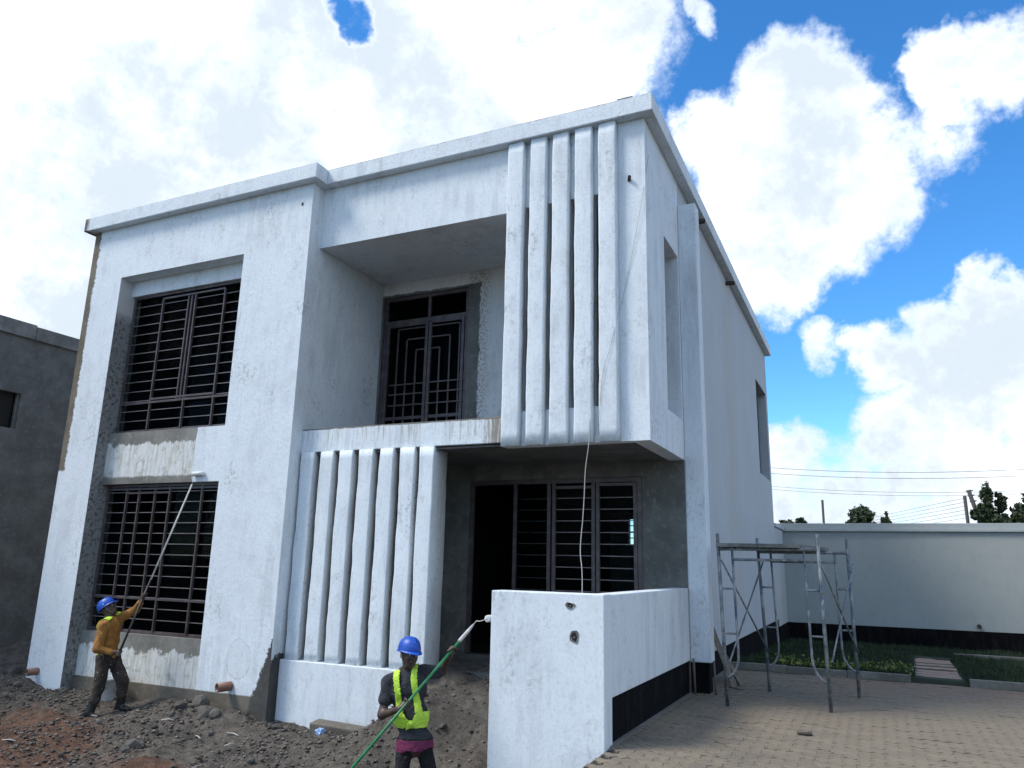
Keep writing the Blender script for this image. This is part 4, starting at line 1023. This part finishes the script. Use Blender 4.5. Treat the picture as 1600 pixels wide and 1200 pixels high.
def helmet(person, c, g, u, mat, splash=False):
    A = axes(g, u); F, Sd, U = [Vector(a) for a in A]; c = Vector(c)+U*.052-F*.008
    n, m = 40, 10; v = []; f = []
    def ring(i, k): return i*n+k % n
    for i in range(m+1):
        ph = i/m*math.pi/2
        for k in range(n):
            th = k*math.tau/n; x, y = math.cos(th), math.sin(th)
            r = math.cos(ph)**.72; rid = 1.03+.045*math.exp(-((y*r)/.16)**2)*(ph > .15)+.018*math.exp(-((abs(y*r)-.38)/.07)**2)*(ph > .15)
            v.append(c+F*x*r*.128*rid+Sd*y*r*.104*rid+U*(math.sin(ph)*.118*rid))
    for i in range(m):
        for k in range(n): f.append((ring(i, k), ring(i, k+1), ring(i+1, k+1), ring(i+1, k)))
    o = len(v)
    for j, (e, dz) in enumerate(((1.0, -.002), (1.10, -.010), (1.115, -.018), (1.0, -.014), (.94, .0))):
        for k in range(n):
            th = k*math.tau/n; x, y = math.cos(th), math.sin(th); vis = max(0, x)**3*.050*(e-1)/.115 if e > 1 else 0
            v.append(c+F*(x*.128*e+vis)+Sd*y*.104*e+U*(dz-max(0, x)**2*.012*(e > 1)))
    for j in range(4):
        for k in range(n): f.append((o+j*n+k, o+(j+1)*n+k, o+(j+1)*n+(k+1) % n, o+j*n+(k+1) % n))
    b = MB(); b.add(v, f, True); h = b.build('hard_hat', mat, person)
    for s in (-1, 1):
        q = Vector(A[1])*s; cc = c-U*.052
        MB().tube([c+q*.096+F*.02-U*.01, cc+q*.080+F*.03-U*.04, cc+q*.045+F*.05-U*.098, cc+F*.058-U*.108], .004, 5).build('chin_strap', 'strap_grey', h)
def face(person, c, g, u):
    A = axes(g, u); F, Sd, U = [Vector(a) for a in A]; c = Vector(c)
    for s in (-1, 1):
        p = c+F*.083+Sd*s*.032+U*.012; b = MB(); n = 10
        v, ff = lathe([(.0001, -.011), (.008, -.008), (.011, 0), (.008, .008), (.0001, .011)], n); b.add([p+Vector(q) for q in v], ff, True); e = b.build('eye', 'eye_white', person)
        b = MB(); v, ff = lathe([(.0001, -.006), (.005, -.004), (.006, 0), (.005, .004), (.0001, .006)], 8); b.add([p+F*.0075+Vector(q) for q in v], ff, True); b.build('iris', 'dark_hole', e)
def trim(me, keep, thick=.006):
    bm = bmesh.new(); bm.from_mesh(me)
    bmesh.ops.delete(bm, geom=[f for f in bm.faces if not keep(f.calc_center_median())], context='FACES')
    bmesh.ops.solidify(bm, geom=bm.faces[:], thickness=-thick) if bm.faces else None
    m2 = bpy.data.meshes.new(me.name); bm.to_mesh(m2); bm.free(); smooth(m2); return m2
fold = lambda c: c.noise(16, 4, 0.6, dist=0.8)*1.0 + c.noise(60, 2, 0.5)*0.2
cl = lambda a, b, s=14: (lambda c: c.mix(c.noise(s, 4, 0.6).smooth(0.35, 0.68), a, b))
material('skin', cl((0.055, 0.032, 0.024), (0.085, 0.050, 0.038), 9), 0.5)
material('eye_white', (0.55, 0.52, 0.48), 0.3)
material('strap_grey', (0.20, 0.22, 0.25), 0.7)
material('hat_blue', lambda c: c.mix(c.noise(30, 4, 0.6).smooth(0.66, 0.70), (0.008, 0.075, 0.42), (0.6, 0.65, 0.75)), 0.42)
material('ochre_cloth', cl((0.25, 0.105, 0.020), (0.38, 0.180, 0.040), 11), 0.9, fold, 0.03)
material('vest_lime', cl((0.46, 0.70, 0.045), (0.58, 0.84, 0.09), 8), 0.8, fold, 0.03)
material('vest_band', (0.55, 0.56, 0.50), 0.5)
material('work_trousers', lambda c: c.mix(c.noise(26, 3, 0.6).smooth(0.66, 0.70), c.mix(c.noise(6, 4, 0.6).smooth(0.35, 0.65), (0.022, 0.018, 0.015), (0.060, 0.043, 0.034)), (0.42, 0.38, 0.34)), 0.9, fold, 0.03)
material('rubber', (0.012, 0.012, 0.013), 0.45)
material('dark_tee', cl((0.020, 0.022, 0.028), (0.042, 0.045, 0.054), 9), 0.9, fold, 0.03)
material('magenta_cloth', cl((0.12, 0.012, 0.055), (0.20, 0.03, 0.09), 12), 0.9, fold, 0.03)
material('black_cloth', cl((0.004, 0.004, 0.005), (0.010, 0.010, 0.012), 8), 0.9, fold, 0.03)
material('glove', cl((0.30, 0.29, 0.27), (0.06, 0.05, 0.045), 20), 0.9)
material('pole_black', (0.016, 0.016, 0.018), 0.5)
material('pole_white', cl((0.62, 0.61, 0.58), (0.40, 0.39, 0.37), 20), 0.5)
material('pole_green', cl((0.012, 0.16, 0.055), (0.03, 0.24, 0.09), 14), 0.45)
material('roller_nap', cl((0.75, 0.76, 0.76), (0.60, 0.61, 0.62), 40), 0.95, lambda c: c.noise(120, 3, 0.7), 0.006)

# ---- left painter: reaching up, back half turned to the camera
f1 = Vector((.9, .43, 0)).normalized(); s1 = Vector((f1.y, -f1.x, 0))
W1 = thing('person', (-7.75, -.78, -.62), 'painter in ochre shirt, lime vest and blue hard hat reaching up with a long roller', 'person')
hc, hg, hu = (-8.035, -.70, .812), (.70, .31, .62), (-.56, -.25, .78)
nk, rs, ls = (-7.99, -.70, .665), (-7.885, -.865, .585), (-8.01, -.535, .665)
re, rh = (-7.835, -.955, .285), (-7.596, -.78, .223)
le, lh = (-7.76, -.46, .80), (-7.483, -.581, 1.015)
PA, PB = Vector((-7.631, -.842, -.024)), Vector((-7.243, -.16, 2.689)); ax1 = (PB-PA).normalized()
rw = (-7.675, -.835, .235); lw = (-7.555, -.545, .955)
hr, hl = (-7.885, -.79, .15), (-7.93, -.615, .15); kr, kl = (-7.805, -.865, -.235), (-7.615, -.64, -.175); ar, al = (-7.835, -.925, -.56), (-7.635, -.605, -.485)
def torso(nk, rs, ls, hr, hl, g, fat=0.0):
    m = (np.array(rs)+np.array(ls))/2; p = (np.array(hr)+np.array(hl))/2; A = axes(g, tuple(m-p))
    q = lambda t: p+(m-p)*t
    return [ell(q(.80), (.108+fat, .165+fat, .16), A, .05), ell(q(.42), (.100+fat, .140+fat, .17), A, .06), ell(q(.02), (.112+fat, .155+fat, .13), A, .06),
            seg(q(.93), rs, .075+fat, .062+fat, .05), seg(q(.93), ls, .075+fat, .062+fat, .05), seg(q(.9), nk, .075, .055, .05)]
body = torso(nk, rs, ls, hr, hl, f1)+head_prims(hc, hg, hu)+[seg(nk, Vector(hc)-Vector((0, 0, .07)), .052, .05, .03)]
body += [seg(rs, re, .050, .040), seg(re, rw, .039, .028), seg(ls, le, .050, .040), seg(le, lw, .039, .027)]+grip(rh, ax1, rw)+grip(lh, ax1, lw)
body += [seg(hr, kr, .078, .052), seg(kr, ar, .050, .036), seg(hl, kl, .078, .052), seg(kl, al, .050, .036)]
put('body', field_mesh('body', body, .0085), 'skin', W1)
helmet(W1, hc, hg, hu, 'hat_blue'); face(W1, hc, hg, hu)
def mid(a, b, t): return tuple(np.array(a)+(np.array(b)-np.array(a))*t)
shirt = torso(nk, rs, ls, hr, hl, f1, .022)[:5]+[seg(mid(rs, ls, .5), nk, .085, .062, .03), seg(rs, re, .072, .060), seg(re, mid(re, rw, .92), .058, .044), seg(ls, le, .070, .058), seg(le, mid(le, lw, .72), .056, .046)]
put('shirt', field_mesh('shirt', shirt, .010, 0, .0045, 1), 'ochre_cloth', W1)
vm = field_mesh('vest', torso(nk, rs, ls, hr, hl, f1, .034)[:5], .012)
mc = Vector(mid(rs, ls, .5)); zs_ = mc.z
def keep1(p):
    d = p-Vector((mc.x, mc.y, 0)); a = d.dot(f1); s = d.dot(s1)
    return p.z > .16 and abs(s) < .175 and (a < .0 or (a < .05 and p.z > .56)) and (p.z < .60 or abs(s) > .055)
put('vest', trim(vm, keep1), 'vest_lime', W1)
tr = [ell(mid(hr, hl, .5), (.135, .175, .12), axes(f1, (0, 0, 1)), .05), seg(hr, kr, .103, .078, .05), seg(kr, mid(kr, ar, .62), .078, .066), seg(hl, kl, .103, .080, .05), seg(kl, mid(kl, al, .55), .080, .068)]
put('trousers', field_mesh('trousers', tr, .011, 0, .005, 3), 'work_trousers', W1)
def boot(person, knee, ank, toe_dir, sole, mat='rubber', shaft=.5):
    a = Vector(ank); t = Vector(toe_dir).normalized()
    P = [seg(mid(knee, ank, 1-shaft), ank, .064, .052, .02), seg(a+Vector((0, 0, -.01))-t*.035, Vector((a.x, a.y, sole+.045))-t*.055, .050, .043, .02), seg(Vector((a.x, a.y, sole+.045))-t*.04, Vector((a.x, a.y, sole+.036))+t*.145, .046, .036, .03)]
    o = field_mesh('boot', P, .009); put('boot', o, mat, person)
boot(W1, kr, ar, (.98, .1, 0), -.655); boot(W1, kl, al, (.98, .1, 0), -.575)

RL = thing('paint_roller', tuple(PA), 'long handled paint roller raised to the panel between the left windows', 'paint roller')
MB().tube([PA, PA.lerp(PB, .47)], .016, 10).build('grip', 'pole_black', RL)
MB().tube([PA.lerp(PB, .46), PB], .0125, 10).build('pole', 'pole_white', RL)
rc = Vector((-7.215, -.092, 2.865))
MB().tube([PB, PB.lerp(rc, .35)+Vector((-.02, 0, 0)), Vector((-7.34, -.10, 2.80)), Vector((-7.34, -.092, 2.865)), rc], .0045, 6).build('frame', 'pole_white', RL)
MB().tube([rc-Vector((.115, 0, 0)), rc-Vector((.11, 0, 0)), rc+Vector((.11, 0, 0)), rc+Vector((.115, 0, 0))], [.028, .034, .034, .028], 16).build('roller_sleeve', 'roller_nap', RL)

# ---- right painter: facing the camera, roller at the end of the low wall
f2 = Vector((.45, -.89, 0)).normalized(); l2 = Vector((-f2.y, f2.x, 0))
W2 = thing('person', (-1.70, -2.15, -.93), 'painter in grey T-shirt and tied lime vest holding a green roller pole', 'person')
hc, hg, hu = (-1.850, -2.185, .712), (.84, -.50, -.02), (.05, .04, 1)
nk, rs, ls = (-1.885, -2.15, .565), (-2.025, -2.245, .462), (-1.760, -2.055, .560)
re, le = (-2.030, -2.320, .180), (-1.665, -1.85, .545)
QA, QB = Vector((-2.10, -3.06, -.426)), Vector((-1.42, -1.85, .909)); ax2 = (QB-QA).normalized()
QA = Vector((-1.73, -2.4, .302))-ax2*.98
rh = (-1.73, -2.40, .302); lh = (-1.495, -1.983, .762)
rw = (-1.795, -2.390, .262); lw = (-1.545, -1.945, .690)
hr, hl = (-1.815, -2.214, -.075), (-1.688, -2.112, -.070); kr, kl = (-1.835, -2.290, -.49), (-1.575, -2.075, -.49); ar, al = (-1.855, -2.26, -.855), (-1.53, -2.02, -.85)
body = torso(nk, rs, ls, hr, hl, f2)+head_prims(hc, hg, hu)+[seg(nk, Vector(hc)-Vector((0, 0, .07)), .052, .05, .03)]
body += [seg(rs, re, .050, .040), seg(re, rw, .041, .028), seg(ls, le, .050, .040), seg(le, lw, .041, .028)]+grip(rh, ax2, rw, flip=-1)+grip(lh, ax2, lw, flip=1)
body += [seg(hr, kr, .078, .052), seg(kr, ar, .050, .036), seg(hl, kl, .078, .052), seg(kl, al, .050, .036)]
put('body', field_mesh('body', body, .0085), 'skin', W2)
helmet(W2, hc, hg, hu, 'hat_blue'); face(W2, hc, hg, hu)
tee = torso(nk, rs, ls, hr, hl, f2, .016)[:3]+[seg(mid(rs, ls, .5), rs, .080, .060, .04), seg(mid(rs, ls, .5), ls, .080, .060, .04)]+[seg(mid(rs, ls, .5), mid(mid(rs, ls, .5), nk, .6), .085, .068, .03), seg(rs, mid(rs, re, .52), .060, .062), seg(ls, mid(ls, le, .75), .060, .058)]
put('tee_shirt', trim(field_mesh('tee_shirt', tee, .010, 0, .004, 5), lambda p: p.z > -.02), 'dark_tee', W2)
put('undershirt_hem', trim(field_mesh('undershirt_hem', [ell(Vector(mid(hr, hl, .5))+Vector((0, 0, -.02)), (.126, .170, .34), axes(f2, (0, 0, 1)), .05)], .011, 0, .004, 6), lambda p: -.118+.10*(p-Vector((-1.75, -2.16, 0))).dot(l2)+.010*math.sin(31*p.x+17*p.y) < p.z < -.022), 'magenta_cloth', W2)
vm = field_mesh('vest', torso(nk, rs, ls, hr, hl, f2, .031)[:5], .010, 0, .002, 2)
mc = Vector(mid(rs, ls, .5))
def keep2(p):
    base = mc.lerp(Vector(mid(hr, hl, .5)), min(1, max(0, (mc.z-p.z)/.58)))
    d = p-base; a = d.dot(f2); s = d.dot(l2); v = .055 if p.z > .20 else max(.0, .050*(p.z-.10)/.10)
    arm = .150 if p.z > .33 else .3
    if p.z < .075 or p.z > .62: return False
    if p.z < .145: return True
    return abs(s) > v and abs(s) < arm and (a > -.2) and not (p.z > .22 and abs(s) > .112+.10*(.33-p.z if p.z < .33 else 0))
put('vest', trim(vm, keep2, .007), 'vest_lime', W2)
kt = Vector(mid(hr, hl, .5)).lerp(mc, .34)+f2*.135; kt.z = .112
put('vest_knot', field_mesh('vest_knot', [ell(kt, (.03, .025, .022)), seg(kt, kt+Vector((.035, -.02, .02)), .014, .008), seg(kt, kt+Vector((-.03, -.02, -.04)), .014, .008)], .006), 'vest_lime', W2)
tr = [ell(mid(hr, hl, .5), (.108, .146, .11), axes(f2, (0, 0, 1)), .05), seg(hr, kr, .078, .066, .04), seg(kr, ar, .064, .056), seg(hl, kl, .078, .066, .04), seg(kl, al, .068, .056)]
put('trousers', field_mesh('trousers', tr, .011, 0, .004, 8), 'black_cloth', W2)
boot(W2, kr, ar, (.35, -.93, 0), -.945, shaft=.2); boot(W2, kl, al, (.6, -.8, 0), -.945, shaft=.2)
RL = thing('paint_roller', tuple(QA), 'paint roller on a green pole held against the low white wall', 'paint roller')
MB().tube([QA, QB], .0135, 10).build('pole', 'pole_green', RL)
QC = QB+ax2*.13
MB().tube([QB-ax2*.10, QB-ax2*.09, QB+ax2*.03, QC], [.013, .020, .018, .011], 12).build('handle', 'pole_white', RL)
rc = Vector((-1.212, -1.68, 1.062))
MB().tube([QC, QC+ax2*.05, Vector((-1.29, -1.80, 1.035)), Vector((-1.225, -1.80, 1.055)), Vector((-1.212, -1.79, 1.062)), rc], .0045, 6).build('frame', 'pole_white', RL)
dy = Vector((0, .10, 0))
MB().tube([rc-dy*1.05, rc-dy, rc+dy, rc+dy*1.05], [.028, .035, .035, .028], 16).build('roller_sleeve', 'roller_nap', RL)
